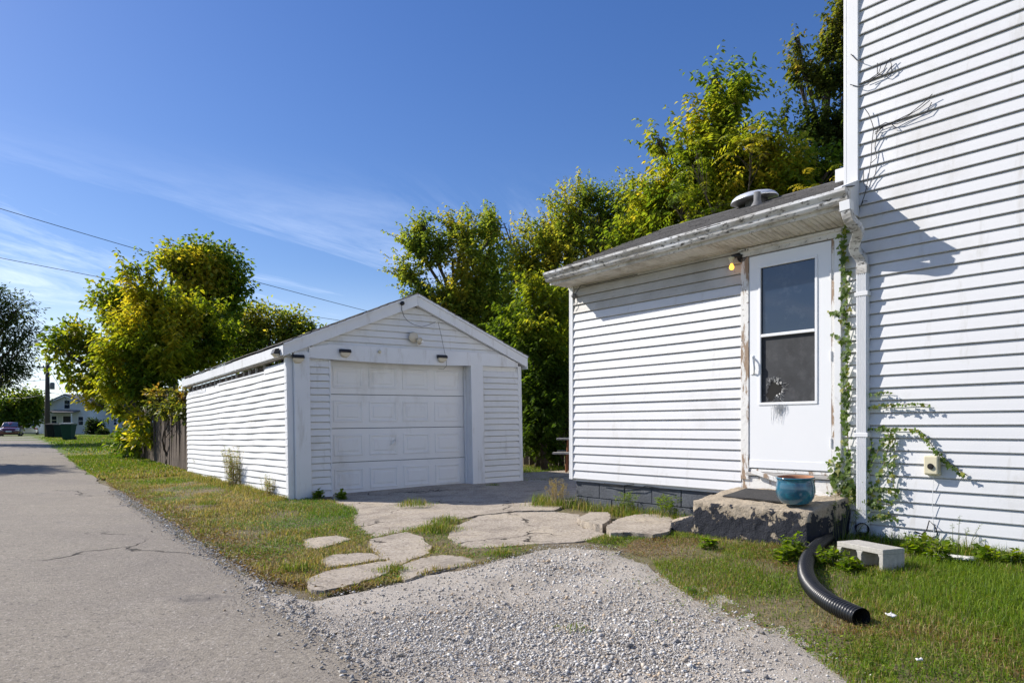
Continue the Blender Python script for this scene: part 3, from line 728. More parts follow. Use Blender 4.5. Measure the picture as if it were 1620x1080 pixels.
# torn lower screen: sheet with a ragged hole
hx, _, hz_ = hp(1225, 617); rs = random.Random(3)
ang = [2*math.pi*k/40 for k in range(40)]
def rect_pt(a):
    dx, dz = math.cos(a), math.sin(a); ts = []
    if dx > 0: ts.append((WR-hx)/dx)
    if dx < 0: ts.append((WL-hx)/dx)
    if dz > 0: ts.append((WM1-hz_)/dz)
    if dz < 0: ts.append((WB-hz_)/dz)
    t = min(ts); return (hx+dx*t, hz_+dz*t)
inner = []
for a in ang:
    rr = (.080+.018*math.sin(2*a+.6)+.014*math.sin(3*a+2)+rs.uniform(-.016,.016)); inner.append((hx+rr*math.cos(a)*.85, hz_+rr*math.sin(a)*1.12))
corn = sorted([(math.atan2(z-hz_, x-hx) % (2*math.pi), (x, z)) for x in (WL, WR) for z in (WB, WM1)])
outer = [rect_pt(a) for a in ang]
vs = [(p[0], -.004, p[1]) for p in inner] + [(p[0], -.004, p[1]) for p in outer] + [(c[1][0], -.004, c[1][1]) for c in corn]
fs = []
for k in range(40):
    k2 = (k+1) % 40; fs.append((k, k2, 40+k2, 40+k))
    for ci, c in enumerate(corn):
        a0, a1 = ang[k], ang[k]+2*math.pi/40
        if a0 < c[0] < a1: fs.append((40+k, 40+k2, 80+ci))
MB().add(vs, fs).build('torn_screen', M['screen'], dr)
fr = MB()
for k in range(150):
    a = rs.uniform(0, 2*math.pi); i0 = int(a/(2*math.pi)*40) % 40; p = inner[i0]
    sa = (a if a < math.pi else a-2*math.pi); wgt = 1.0 if -.9 < sa < 1.5 else (.55 if sa < 2.3 and sa > 0 else .12)
    if wgt < .2 and rs.random() < .7: continue
    L = rs.uniform(.01,.055)*wgt; d = rs.uniform(-.9,.9)
    q = (p[0]+math.cos(a+d)*L, p[1]+math.sin(a+d)*L); off = rs.uniform(0,.028)
    s0 = (p[0]+math.cos(a)*off, p[1]+math.sin(a)*off)
    fr.tube([(s0[0],-.006,s0[1]), ((s0[0]+q[0])/2+rs.uniform(-.008,.008),-.011-rs.random()*.006,(s0[1]+q[1])/2), (q[0]+math.cos(a)*off,-.007,q[1]+math.sin(a)*off)], .0006, 3, False)
for k in range(60):
    x = hx+.02+rs.gauss(.04,.03); fr.tube([(x,-.034,WB-.02),(x+rs.uniform(-.015,.015),-.036,WB-.02-rs.uniform(.02,.06)),(x+rs.uniform(-.02,.02),-.030,WB-.03-abs(rs.gauss(.05,.045)))], .0009, 3, False)
for k in range(16):
    a = rs.uniform(-1.0, 2.0); p = inner[int((a % (2*math.pi))/(2*math.pi)*40) % 40]; w_f = rs.uniform(.006,.016); L_f = rs.uniform(.012,.035)
    ca, sa_ = math.cos(a), math.sin(a); tx_, tz_ = -sa_, ca
    fr.add([(p[0]-tx_*w_f,-.006,p[1]-tz_*w_f),(p[0]+tx_*w_f,-.006,p[1]+tz_*w_f),(p[0]+ca*L_f+rs.uniform(-.008,.008),-.012-rs.random()*.01,p[1]+sa_*L_f)], [(0,1,2)])
fr.build('frayed_edge', M['fray'], dr)['kind'] = 'stuff'
# handle
h0 = hp(1193, 566); h1 = hp(1197, 592)
hb = MB().tube([(h0[0]-.005,-.024,h0[2]+.01),(h0[0]+.008,-.055,h0[2]-.004),(h0[0]+.03,-.064,h0[2]-.05),(h0[0]+.038,-.060,h0[2]-.10),(h0[0]+.028,-.045,h0[2]-.145),(h0[0]+.005,-.026,h0[2]-.155)], [.008,.011,.012,.011,.009,.007], 8)
hb.build('door_handle', M['door'], dr, smooth_=True)
MB().box(h0[0]-.02, h0[0]+.012, -.030, -.022, h0[2]-.165, h0[2]+.025).build('handle_plate', M['door'], dr, bevel=.003)
for z in (DB+.25, DT-.3, (DB+DT)/2): MB().tube([(DR+.002,-.03,z-.04),(DR+.002,-.03,z+.04)], .008, 8).build('hinge', M['trim'], dr)

# --- downspout with elbows
ds = empty('downspout', (0,0,0)); ds.parent = house
def rect_path(mb, pts, w, d):
    for a, b in zip(pts[:-1], pts[1:]): mb.obox(a, b, w, d, up=(0,-1,0) if abs(Vector(b)[2]-Vector(a)[2]) > .05 else (0,0,1))
dx = wa(1364.5, .05); zt_, zb_ = 2.40, .22
out = wa(1341, .37)
n = 8
for k in range(n):     # fluted straight leg: a box with raised flutes
    pass
leg = MB().box(dx-.043, dx+.043, -.070, -.012, zb_, zt_)
for k in range(5): leg.box(dx-.036+k*.0165, dx-.036+k*.0165+.008, -.0735, -.069, zb_, zt_)
leg.build('downspout_leg', M['gutter'] if False else M['trim'], ds, bevel=.0025)
e1 = MB(); e1.obox((out-.014,-.365,2.945), (out-.010,-.364,2.865), .088, .066, (0,-1,0))
e1.build('outlet', M['trim'], ds, bevel=.004)
def rect_loft(path_, w, d):
    """rectangular pipe along a path in the plane of the wall normal; width stays level"""
    vs = []; fs = []; m = len(path_)
    for i, p in enumerate(path_):
        t = (path_[min(i+1,m-1)]-path_[max(i-1,0)]).normalized(); sx = Vector((1,0,0)); sx = (sx-t*sx.dot(t)).normalized(); dn = t.cross(sx).normalized()
        vs += [p-sx*w/2-dn*d/2, p+sx*w/2-dn*d/2, p+sx*w/2+dn*d/2, p-sx*w/2+dn*d/2]
    for i in range(m-1):
        for k in range(4): fs.append((i*4+k, i*4+(k+1) % 4, (i+1)*4+(k+1) % 4, (i+1)*4+k))
    fs += [(0,1,2,3)[::-1], (m*4-4,m*4-3,m*4-2,m*4-1)]
    return MB().add(vs, fs)
ep = catmull([Vector(p) for p in [(out-.012,-.365,2.93),(out-.008,-.362,2.86),(out+.005,-.335,2.79),(out+.03,-.25,2.71),(dx-.03,-.13,2.61),(dx-.006,-.062,2.53),(dx,-.042,2.46),(dx,-.042,2.38)]], 3)
rect_loft(ep, .080, .058).build('elbow', M['gutter'], ds, bevel=.004)
for k in range(7): MB().box(dx-.045, dx+.045, -.077+.001*k, -.01, 2.40+k*.012, 2.406+k*.012).build('elbow_crimp', M['dirty_trim'], ds)
for z in (2.21, 1.02): MB().box(dx-.056, dx+.056, -.078, -.010, z, z+.035).build('downspout_strap', M['trim'], ds, bevel=.003)

# ================================================================== GARAGE
GA = R(35.3); GD = Vector((math.cos(GA), math.sin(GA), 0)); GB = Vector((-GD.y, GD.x, 0)); GC = Vector((-3.21, 10.24, 0))
def gw(px, o=0.0):
    k = (px-CX)/F; c = GC - GB*o
    return (c.y*k - c.x)/(GD.x - GD.y*k)
def gpt(px, py, o=0.0):
    w = gw(px, o); c = GC + GD*w - GB*o
    return (w, -o, ZC + (HY-py)*c.y/F)
garage = empty('garage', GC, GA, 'weathered white gabled garage with a panelled door beside the alley', 'garage', ry=R(-.7), rx=R(-.9))
GWd, GL = 4.17, 7.1
RT = .42; EZ = 2.12
# body shells
sw = MB().box(.020, .10, .020, GL, -.15, 2.0).build('side_wall', M['siding_old'], garage)
MB().box(GWd-.10, GWd-.012, .012, GL, -.15, 2.1).build('far_side_wall', M['siding_old'], garage)
MB().box(.10, GWd-.10, GL-.1, GL, -.15, 2.1).build('rear_wall', M['siding_old'], garage)
W1, W2, W3, W4 = gw(466), gw(491), gw(525), gw(730)
PO0, PO1 = gw(746), gw(765)
fl = MB().box(W1, W3, .020, .06, -.15, 2.15).build('front_wall', M['siding_old'], garage)
fr_ = MB().box(PO1-.02, GWd-.05, .020, .06, -.15, 2.15).build('front_wall', M['siding_old'], garage)
MB().box(.05, GWd-.05, .40, .44, -.1, 2.2).build('dark_backing', M['void'], garage)
# side laps: eave row is torn away along most of the length
GP = [(.013, E+.006), (.010, E-.003), (-.001, E-.011), (-.010, E*.52), (-.0175, E*.14), (-.0200, .006), (-.0185, .0), (.006, .001)]
cs = course_mesh('siding_course', GL, E, M['siding_old'], GP, n=40, wave=.006); css = course_mesh('siding_course', 1.05, E, M['siding_old'], GP, n=8, wave=.003)
z = .02; i = 0
while z < 1.86:
    rot_ = random.uniform(-.0014,.0014)
    def put(o, x, z=z, rot_=rot_): o.location = (.0, GL-x, z); o.rotation_euler = (rot_, 0, R(-90))
    for o, k_ in jointed_course(sw, 0, GL, z, E, M['siding_old'], (2.35, 2.6, 2.85, 3.1)[i % 4], GP, 24, .006, put): o.location.x = -.0018*k_
    z += E; i += 1
o = link('siding_course', css, sw); o.location = (.0, 1.09, z); o.rotation_euler.z = R(-90)
sp = MB()
for k in range(15):
    y = 1.2+k*.41+random.uniform(-.06,.06)
    MB().box(.02, .06, y, y+random.uniform(.03,.06), 1.90, 2.10).build('stud', M['wood_pale'], sw)
MB().box(.05, .09, 1.05, GL-.05, 1.9, 2.1).build('sheathing_board', M['wood_dark'], sw)
MB().obox((.0,1.1,1.985),(.004,4.2,1.995), .02, .03).build('loose_trim_strip', M['garage_trim'], sw)
MB().obox((-.004,5.2,1.93),(.0,6.9,1.955), .02, .045).build('loose_trim_strip', M['garage_trim'], sw)
# front laps
for (p, x0, x1, zz0) in ((fl, W2, W3-.01, .06), (fr_, PO1, GWd-.06, .10)):
    mcx = course_mesh('siding_course', x1-x0, E, M['siding_old'], [(p_[0]*1.25, p_[1]) for p_ in GP], n=4, wave=.004); z = zz0
    while z < 2.02:
        o = link('siding_course', mcx, p); o.location = (x0, 0, z); o.rotation_euler.y = random.uniform(-.002,.002); z += E
# gable
gb = MB().prism([(.35,2.28),(GWd-.35,2.28),(GWd/2,3.02)], 'y', .020, .06).build('gable_wall', M['siding_old'], garage)
z = 2.29
while z < 2.97:
    hwid = lambda zz: max((3.03-zz)/RT, .0)
    L0, L1 = hwid(z), hwid(z+E)
    mcx = course_mesh('siding_course', 2*L0, E, M['siding_old'], GP, Lt=(L0-L1, L0+L1), n=6, wave=.002)
    o = link('siding_course', mcx, gb); o.location = (GWd/2-L0, 0, z); z += E
# corner trim, pilasters, header
MB().box(-.018, W1, -.020, .02, -.15, 2.16).build('corner_trim', M['garage_trim'], garage, bevel=.004)
MB().box(-.018, .0, .02, .09, -.15, 2.14).build('corner_trim', M['garage_trim'], garage, bevel=.003)
MB().box(GWd-.075, GWd, -.020, .05, -.15, 2.14).build('corner_trim', M['garage_trim'], garage, bevel=.004)
MB().box(W1+.003, W2, -.075, .01, -.15, 2.20).build('pilaster', M['garage_trim'], garage, bevel=.006)
MB().box(PO0, PO1, -.055, .0, -.15, 2.12).build('pilaster', M['garage_trim'], garage, bevel=.006)
MB().box(PO0, PO0+.02, .002, .30, -.15, 2.12).build('door_jamb', M['garage_trim'], garage)
MB().box(PO0-.025, PO0-.002, .12, .16, -.1, 2.1).build('door_stop', M['garage_trim'], garage, bevel=.003)
MB().box(W3-.012, W3+.012, -.018, .30, -.15, 2.1).build('door_jamb', M['garage_trim'], garage, bevel=.003)
# header beam follows the roof slope at its ends, sagging a little in the middle
hd = MB(); nseg = 12; xs_ = np.linspace(W2+.0, GWd-.10, nseg+1)
for i_ in range(nseg):
    for a_, b_ in ((xs_[i_], xs_[i_+1]),):
        def zlo(x): return 2.115 - .03*math.sin(math.pi*min(max((x-.4)/3.0,0),1))
        def zhi(x): return min(2.325, 2.10+ (min(x, GWd-x)+.05)*RT+.02)
        hd.add([(a_,-.06,zlo(a_)),(b_,-.06,zlo(b_)),(b_,-.06,zhi(b_)),(a_,-.06,zhi(a_)),(a_,.02,zlo(a_)),(b_,.02,zlo(b_)),(b_,.02,zhi(b_)),(a_,.02,zhi(a_))],
               [(0,1,2,3),(4,7,6,5),(0,4,5,1),(3,2,6,7)] + ([(0,3,7,4)] if i_ == 0 else []) + ([(1,5,6,2)] if i_ == nseg-1 else []))
hd.build('header_beam', M['garage_trim'], garage)
MB().box(W1, W2+.02, -.03, .02, 2.16, 2.3).build('header_beam', M['garage_trim'], garage)
MB().box(W2+.3, GWd-.5, -.058, -.01, 2.324, 2.334).build('header_ledge', M['siding_old'], garage)
# rake boards
ov = .075
def zroof(x): return EZ + (x+ov)*RT if x < GWd/2 else EZ + (GWd+ov-x)*RT
pk = zroof(GWd/2-1e-9)
RW = .20
mb = MB(); mb.prism([(-ov,EZ+.0),(-ov,EZ+.185),(GWd/2,pk+.185),(GWd/2,pk-.0)], 'y', -.10, -.062); mb.build('rake_board', M['garage_trim'], garage, bevel=.004)
mb = MB(); mb.prism([(GWd+ov,EZ+.0),(GWd+ov,EZ+.185),(GWd/2+.004,pk+.185),(GWd/2+.004,pk-.0)], 'y', -.10, -.062); mb.build('rake_board', M['garage_trim'], garage, bevel=.004)
mb = MB(); mb.prism([(-ov+.02,EZ+.02),(-ov+.02,EZ+.17),(GWd/2,pk+.17),(GWd+ov-.02,EZ+.17),(GWd+ov-.02,EZ+.02),(GWd/2,pk+.01)], 'y', -.061, .02); mb.build('rake_backing', M['garage_trim'], garage)
mb = MB(); mb.obox((-ov-.004,-.112,EZ+.17),(GWd/2,-.112,pk+.17), .02, .035, (0,0,1)); mb.build('rake_moulding', M['garage_trim'], garage)
mb = MB(); mb.obox((GWd+ov+.004,-.112,EZ+.17),(GWd/2,-.112,pk+.17), .02, .035, (0,0,1)); mb.build('rake_moulding', M['garage_trim'], garage)
# eave fascia on the alley side
fa = MB().box(-ov-.012, -ov+.012, -.10, GL+.1, EZ+.012, EZ+.165).build('eave_fascia', M['garage_trim'], garage, bevel=.004)
MB().box(-ov+.012, .05, -.06, GL+.05, EZ-.005, EZ+.01).build('eave_soffit', M['wood_pale'], garage)
MB().box(GWd+ov-.012, GWd+ov+.012, -.10, GL+.1, EZ-.035, EZ+.165).build('eave_fascia', M['garage_trim'], garage, bevel=.004)
# garage roof laps
gr = MB().prism([(-ov,EZ+.16),(GWd/2,pk+.175),(GWd+ov,EZ+.16),(GWd+ov,EZ+.13),(GWd/2,pk+.145),(-ov,EZ+.13)], 'y', -.06, GL+.1).build('roof', M['wood_dark'], garage)
nc = 16; hs = GWd/2+ov+.03
for sd in (0, 1):
    for i in range(nc):
        xa = -ov-.03+hs*i/nc; xb = -ov-.03+hs*(i+1)/nc+.01; za = EZ+.19+(hs*i/nc)*RT; zb2 = EZ+.186+(hs*(i+1)/nc)*RT
        if sd: xa, xb = GWd-xa, GWd-xb
        mb = MB(); ylist = [-.125]
        while ylist[-1] < GL+.1: ylist.append(min(ylist[-1]+rs.uniform(.25,.5), GL+.12))
        for ya, yb in zip(ylist[:-1], ylist[1:]):
            j = rs.uniform(-.004,.012); t = .012
            mb.add([(xa,ya,za+j),(xa,yb-.003,za+j),(xb,yb-.003,zb2),(xb,ya,zb2),(xa,ya,za+j-t),(xa,yb-.003,za+j-t),(xb,yb-.003,zb2-t),(xb,ya,zb2-t)],
                   [(0,1,2,3),(7,6,5,4),(0,4,5,1),(1,5,6,2),(2,6,7,3),(3,7,4,0)])
        mb.build('shingle_course', M['shingle'], gr)
# panelled door
gd = empty('garage_door', (0,0,0)); gd.parent = garage
GX0, GX1 = W3+.012, PO0-.004; gz0 = .035; sech = .522; YD = .18
def panel_mesh(w, h):
    prof = [(0,0),(.010,-.007),(.028,-.007),(.042,.004),(.062,.004),(.085,-.005)]
    vs = []; fs = []
    for (ins, yy) in prof: vs += [(ins,yy,ins),(w-ins,yy,ins),(w-ins,yy,h-ins),(ins,yy,h-ins)]
    for i in range(len(prof)-1):
        for k_ in range(4): fs.append((i*4+k_, i*4+(k_+1) % 4, (i+1)*4+(k_+1) % 4, (i+1)*4+k_))
    b_ = (len(prof)-1)*4; fs.append((b_,b_+1,b_+2,b_+3))
    return MB().add(vs, fs).mesh('raised_panel', M['garage_door'])
pw, ph = (GX1-GX0-.10)/4-.10, sech-.19
pm = panel_mesh(pw, ph)
for s_ in range(4):
    z0_ = gz0+s_*sech
    sec = MB().box(GX0, GX1, YD, YD+.04, z0_+.004, z0_+sech-.004).build('door_section', M['garage_door'], gd, bevel=.005)
    sec.rotation_euler.x = R(random.uniform(-.3,.3)) if s_ else 0
    sec.location.y = random.uniform(-.003,.003)
    for c_ in range(4):
        o = link('raised_panel', pm, sec); o.location = (GX0+.10+c_*(pw+.10), YD-.0015, z0_+.095)
hx_, _, hz2 = gpt(631, 700)
MB().box(hx_-.02, hx_+.02, YD-.016, YD-.004, hz2-.03, hz2+.055).build('lock_plate', M['metal'], gd, bevel=.004)
MB().tube([(hx_+.01,YD-.02,hz2+.03),(hx_+.005,YD-.045,hz2+.01),(hx_-.03,YD-.05,hz2-.035),(hx_-.055,YD-.035,hz2-.05)], .009, 8).build('lock_handle', M['metal'], gd, smooth_=True)
MB().box(GX0, GX1, YD+.0, YD+.03, gz0-.025, gz0+.002).build('bottom_seal', M['black'], gd)

# ================================================================== THINGS AT THE HOUSE
def rough_block(name, corners, div, amp, mat, parent=None, seed=0, freq=9.):
    """box from 8 corners (bottom 4 ccw, top 4 ccw), faces gridded and roughened, edges worn"""
    c = [Vector(p) for p in corners]; vmap = {}; V = []; Fc = []
    def tri(u, v, w):
        b = c[0]*(1-u)*(1-v)+c[1]*u*(1-v)+c[2]*u*v+c[3]*(1-u)*v; t = c[4]*(1-u)*(1-v)+c[5]*u*(1-v)+c[6]*u*v+c[7]*(1-u)*v
        return b*(1-w)+t*w
    nx, ny, nz_ = div
    def vid(i, j, k):
        if (i,j,k) not in vmap:
            u, v, w = i/nx, j/ny, k/nz_; p = tri(u,v,w); ctr = tri(.5,.5,.5)
            e = sum((t in (0,1)) for t in (u,v,w))
            nn = mnoise.noise_vector(p*freq+Vector((seed*7.1,0,0)))*amp + mnoise.noise_vector(p*freq*3.3)*amp*.45
            if e >= 2: p = p + (ctr-p).normalized()*(amp*.9 + amp*1.6*max(0, mnoise.noise(p*6+Vector((seed,3,1)))))
            vmap[(i,j,k)] = len(V); V.append(p+nn)
        return vmap[(i,j,k)]
    for k in (0, nz_):
        for i in range(nx):
            for j in range(ny): Fc.append((vid(i,j,k),vid(i+1,j,k),vid(i+1,j+1,k),vid(i,j+1,k)))
    for j in (0, ny):
        for i in range(nx):
            for k in range(nz_): Fc.append((vid(i,j,k),vid(i+1,j,k),vid(i+1,j,k+1),vid(i,j,k+1)))
    for i in (0, nx):
        for j in range(ny):
            for k in range(nz_): Fc.append((vid(i,j,k),vid(i,j+1,k),vid(i,j+1,k+1),vid(i,j,k+1)))
    return MB().add(V, Fc).build(name, mat, parent, smooth_=True)

# stoop: world points, kept in the house frame so it stays square to the wall
stoop = empty('concrete_stoop', HC, HA, 'low concrete stoop with flaking dark paint under the storm door', 'stoop')
al, ar = wa(1168), wa(1343)
fl_ = Vector((1.651, 6.505, 0)); frr = Vector((2.39, 5.718, 0))
def loc(p): d = Vector(p)-HC; return Vector((d.dot(HD), -d.dot(HN), d.z))
FL, FR = loc(fl_), loc(frr)
rough_block('upper_block', [(FL.x,FL.y,-.05),(FR.x,FR.y,-.05),(ar+.02,-.012,-.05),(al,-.012,-.05),(FL.x,FL.y,.432),(FR.x,FR.y,.415),(ar+.02,-.012,.513),(al,-.012,.522)], (60,38,26), .011, M['stoop'], stoop, 1)
rough_block('lower_step', [(FL.x-.27,FL.y+.01,-.05),(FL.x+.03,FL.y+.015,-.05),(FL.x+.06,-.05,-.05),(FL.x-.25,-.05,-.05),(FL.x-.27,FL.y+.01,.225),(FL.x+.03,FL.y+.015,.30),(FL.x+.06,-.05,.33),(FL.x-.25,-.05,.27)], (18,36,14), .012, M['stoop'], stoop, 2)
def ztop(a, y):      # top of the stoop
    t = (y-(-.012))/(FL.y+.012); return .518-.094*t
# door mat
def on_stoop(px, py):
    z = .47
    for _ in range(30):
        Y = (ZC-z)*F/(py-HY); p = Vector(((px-CX)*Y/F, Y, 0)); l = loc(p); z = .6*z + .4*ztop(l.x, l.y)
    return Vector((l.x, l.y, z))
mp_ = [on_stoop(1143,786.5), on_stoop(1237,795.5), on_stoop(1262,781), on_stoop(1180,774.5)]
mm = empty('door_mat', HC, HA, 'dark charcoal door mat lying on the stoop beside the blue pot', 'door mat')
def quad_grid(ps, n, h0, amp=0):
    vs = []; fs = []
    for i in range(n+1):
        for j in range(n+1):
            u, v = i/n, j/n; p = ps[0]*(1-u)*(1-v)+ps[1]*u*(1-v)+ps[2]*u*v+ps[3]*(1-u)*v
            vs.append((p.x, p.y, p.z+h0+amp*mnoise.noise(p*7)))
    for i in range(n):
        for j in range(n): fs.append((i*(n+1)+j, (i+1)*(n+1)+j, (i+1)*(n+1)+j+1, i*(n+1)+j+1))
    return vs, fs
vs, fs = quad_grid(mp_, 14, .017, .004); mo = MB().add(vs, fs).build('pile', M['mat'], mm); sd_ = mo.modifiers.new('solid','SOLIDIFY'); sd_.thickness = .012; sd_.offset = -1
# blue pot
pc = on_stoop(1259, 797.5)
pot = empty('plant_pot', hw(pc.x, -pc.y, pc.z+.004), 0, 'round blue glazed plant pot with a bare clay inside on the stoop', 'plant pot')
pot.rotation_euler = (R(2), R(-2), 0)
MB().lathe([(.0,.004),(.095,.004),(.118,.016),(.146,.06),(.157,.105),(.156,.145),(.148,.185),(.145,.205),(.150,.217),(.156,.222),(.154,.230),(.147,.231)], n=40, closed=True).build('glazed_shell', M['glaze'], pot, smooth_=True)
MB().lathe([(.147,.231),(.139,.226),(.137,.19),(.145,.13),(.138,.07),(.10,.035),(.0,.03)], n=40, closed=True).build('clay_lining', M['terracotta'], pot, smooth_=True)

# fallen trim plank leaning from the sill
k0 = hp(1189, 745, .05); k1 = on_stoop(1262, 771); k1b = on_stoop(1312, 789)
pl = MB(); pa = hw(*[(lambda q: (q[0], -q[1], q[2]))(hp(1189,745,.060))][0]); pb = hw(*[(lambda q: (q[0], -q[1], q[2]))(hp(1313,786,.10))][0])
pl.obox(pa, pb, .016, .040, (0,0,1)); fp = pl.build('fallen_trim_board', M['peel'], None, bevel=.003)
tag(fp, 'white broken trim board slanting from the door sill behind the blue pot', 'board')

# corrugated drain pipe on the ground
path = [(1382,836),(1352,842),(1325,852),(1302,866),(1284,884),(1275,905),(1277,926),(1290,947),(1314,967),(1340,981),(1363,992)]
pts = [G(*p) for p in path]
pts[0] = hw(wa(1378)-.02, .11, .20); pts[1] = pts[1]+Vector((0,0,.03))
sm = catmull(pts, 30)
res = [sm[0]]; acc = 0; stp = .0040
for a, b in zip(sm[:-1], sm[1:]):
    L = (b-a).length
    while acc+L >= stp:
        t = (stp-acc)/L; a = a.lerp(b, t); res.append(a); L = (b-a).length; acc = 0
    acc += L
RP = .053
rads = [RP*(1.0 - .14*(1 if (i % 6) in (3, 4) else 0) - .06*(1 if (i % 6) in (2, 5) else 0)) for i in range(len(res))]
res = [p+Vector((0,0,RP*.93)) for p in res]
dp = empty('drain_pipe', G(1284,884), 0, 'black corrugated plastic drain pipe curving over the grass', 'drain pipe')
off = -dp.location
MB().tube([p+off for p in res], rads, 22, False).build('corrugated_wall', M['pipe'], dp, smooth_=True)
MB().tube([p+off for p in res[-60:]], RP*.86, 18, False).build('pipe_lining', M['void'], dp, smooth_=True)

# concrete block lying on its side, webs down
bl = G(1397, 908); b2 = G(1333, 893)
dirb = Vector((b2.x-bl.x, b2.y-bl.y, 0)).normalized(); ang_b = math.atan2(-dirb.y, -dirb.x)
cb_ = empty('concrete_block', (bl.x, bl.y, bl.z-.03), ang_b-R(0), 'grey hollow concrete block lying in the grass by the drain pipe', 'concrete block')
BL, BW, BH = .395, .20, .195
bk = MB()
bk.box(-BL, 0, 0, BW, BH-.036, BH)                       # face shell, on top
vs_web = ((-BL, -BL+.032), (-BL/2-.017, -BL/2+.017), (-.032, 0))
for x0, x1 in vs_web:
    bk.prism([(x0-(.012 if x0 > -BL+.01 else 0), BH-.036),(x0, BH-.062),(x0, 0),(x1, 0),(x1, BH-.062),(x1+(.012 if x1 < -.001 else 0), BH-.036)], 'y', .0, BW)
bk.build('block_body', M['cblock'], cb_, bevel=.004)
bk2 = MB().box(-BL, 0, 0.0, BW, -.03, .004); bk2.build('lower_shell', M['cblock'], cb_, bevel=.004)

# utility box
ub = empty('utility_box', HC, HA, 'cream plastic utility box fixed to the white siding', 'utility box')
x0, _, z0_ = hp(1464, 749, .05); x1, _, z1_ = hp(1486, 721, .05)
MB().box(x0, x1, -.085, -.012, z0_, z1_).build('cover', M['cream'], ub, bevel=.008)
MB().box(x0-.004, x1+.004, -.060, -.010, z0_-.008, z0_+.02).build('base_lip', M['cream'], ub, bevel=.005)
MB().lathe([(.0,-.012),(.020,-.010),(.024,.0),(.018,.004),(.0,.005)], ((x0+x1)/2,-.087,(z0_+z1_)/2-.01), 14, 'y').build('knock_out', M['void'], ub)
cb1 = MB().tube([((x0+x1)/2+.0,-.03,z0_),((x0+x1)/2-.008,-.028,z0_-.25),((x0+x1)/2+.004,-.024,z0_-.5),((x0+x1)/2-.01,-.02,z0_-.62)], .0022, 5).build('thin_cable', M['trim'], ub)

# cables on the main wall
def wall_cable(label, strands, r=.0035, grp='cables on the white siding'):
    o = empty('cable', HC, HA, label, 'cable', grp)
    for s in strands: MB().tube([Vector(hp(p[0], p[1], .028+random.uniform(0,.02))) for p in s], r, 5).build('strand', M['cable'], o)
    return o
wall_cable('looped black cable tied to the upper corner post', [
    [(1346,86),(1356,96),(1366,99)], [(1345,134),(1360,138),(1372,134),(1385,122),(1398,112),(1404,98),(1410,92)], [(1366,130),(1380,124),(1392,118),(1404,122),(1411,115),(1410,104)],
    [(1372,128),(1390,116),(1394,103),(1408,96),(1411,104),(1402,116)], [(1388,118),(1388,100)]])
wall_cable('bundle of black cables fanning over the siding and dropping to the roof', [
    [(1384,213),(1396,202),(1415,192),(1440,180),(1462,162),(1475,149)], [(1384,210),(1400,198),(1420,196),(1450,184),(1466,178),(1474,162)], [(1384,206),(1405,196),(1430,187),(1455,172),(1471,159)],
    [(1385,203),(1401,194),(1411,197),(1418,203),(1413,203)], [(1368,172),(1374,180),(1380,196),(1383,207)], [(1382,205),(1379,230),(1378,255),(1374,280),(1369,305),(1362,325),(1366,318),(1372,318)],
    [(1388,205),(1384,235),(1387,250),(1378,258)], [(1387,262),(1385,275),(1380,285),(1372,300),(1366,290),(1366,270)]], .0032)
wall_cable('short black cable loop at the foot of the siding', [[(1447,840),(1460,845),(1475,850),(1484,846),(1479,832),(1470,823),(1466,838),(1458,845)]], .005)
# porch light
pl_ = empty('porch_light', HC, HA, 'bare lit bulb in a black holder beside the door head', 'lamp')
b_ = hp(1157.5, 423, .09)
MB().lathe([(.0,-.026),(.013,-.023),(.022,-.012),(.025,.0),(.022,.013),(.014,.026),(.011,.036)], b_, 16).build('light_bulb', M['bulb'], pl_, smooth_=True)
MB().lathe([(.017,.036),(.019,.04),(.019,.075),(.03,.085),(.03,.10)], b_, 14).build('lamp_socket', M['cream'], pl_, smooth_=True)
MB().tube([(b_[0],b_[1],b_[2]+.10),(b_[0]+.04,-.06,b_[2]+.115),(b_[0]+.075,-.03,b_[2]+.10)], .022, 10).build('lamp_arm', M['black'], pl_, smooth_=True)
MB().lathe([(.055,-.03),(.055,-.012),(.04,-.01)], (b_[0]+.075,0,b_[2]+.10), 14, 'y').build('lamp_plate', M['black'], pl_)
MB().tube([(b_[0]+.06,-.02,b_[2]+.11),(b_[0]+.07,-.015,b_[2]+.16),(b_[0]+.09,-.02,b_[2]+.20)], .008, 6).build('supply_wire', M['cable'], pl_)
# small sensor on the addition corner with its wires
sn_ = empty('corner_sensor', HC, HA, 'small grey sensor on the corner of the addition', 'sensor')
s0 = hp(908, 468, .04)
MB().lathe([(.0,-.03),(.022,-.028),(.03,-.01),(.03,.015),(.0,.03)], s0, 12, 'y').build('sensor_body', M['leadpipe'], sn_, smooth_=True)
MB().tube([(s0[0],-.03,s0[2]-.02),(s0[0]+.005,-.028,s0[2]-.12),(s0[0]-.012,-.026,s0[2]-.17)], .004, 5).build('sensor_wire', M['cable'], sn_)
MB().tube([(s0[0]+.02,-.03,s0[2]+.03),(s0[0]+.10,-.02,s0[2]+.12),(s0[0]+.2,-.02,SOF-.03),(s0[0]+1.0,-.02,SOF-.028)], .004, 5).build('sensor_wire', M['cable'], sn_)
# wires sagging under the siding, at the foundation
fw = empty('foundation_wire', HC, HA, 'thin cables sagging along the dark foundation blocks', 'cable', 'cables on the white siding')
for s in ([(950,764),(975,768),(1003,766)], [(956,764),(980,771),(1010,772),(1022,768),(1060,775)]):
    MB().tube([Vector(hp(p[0], p[1], -.0)) for p in s], .004, 5).build('strand', M['cable'], fw)

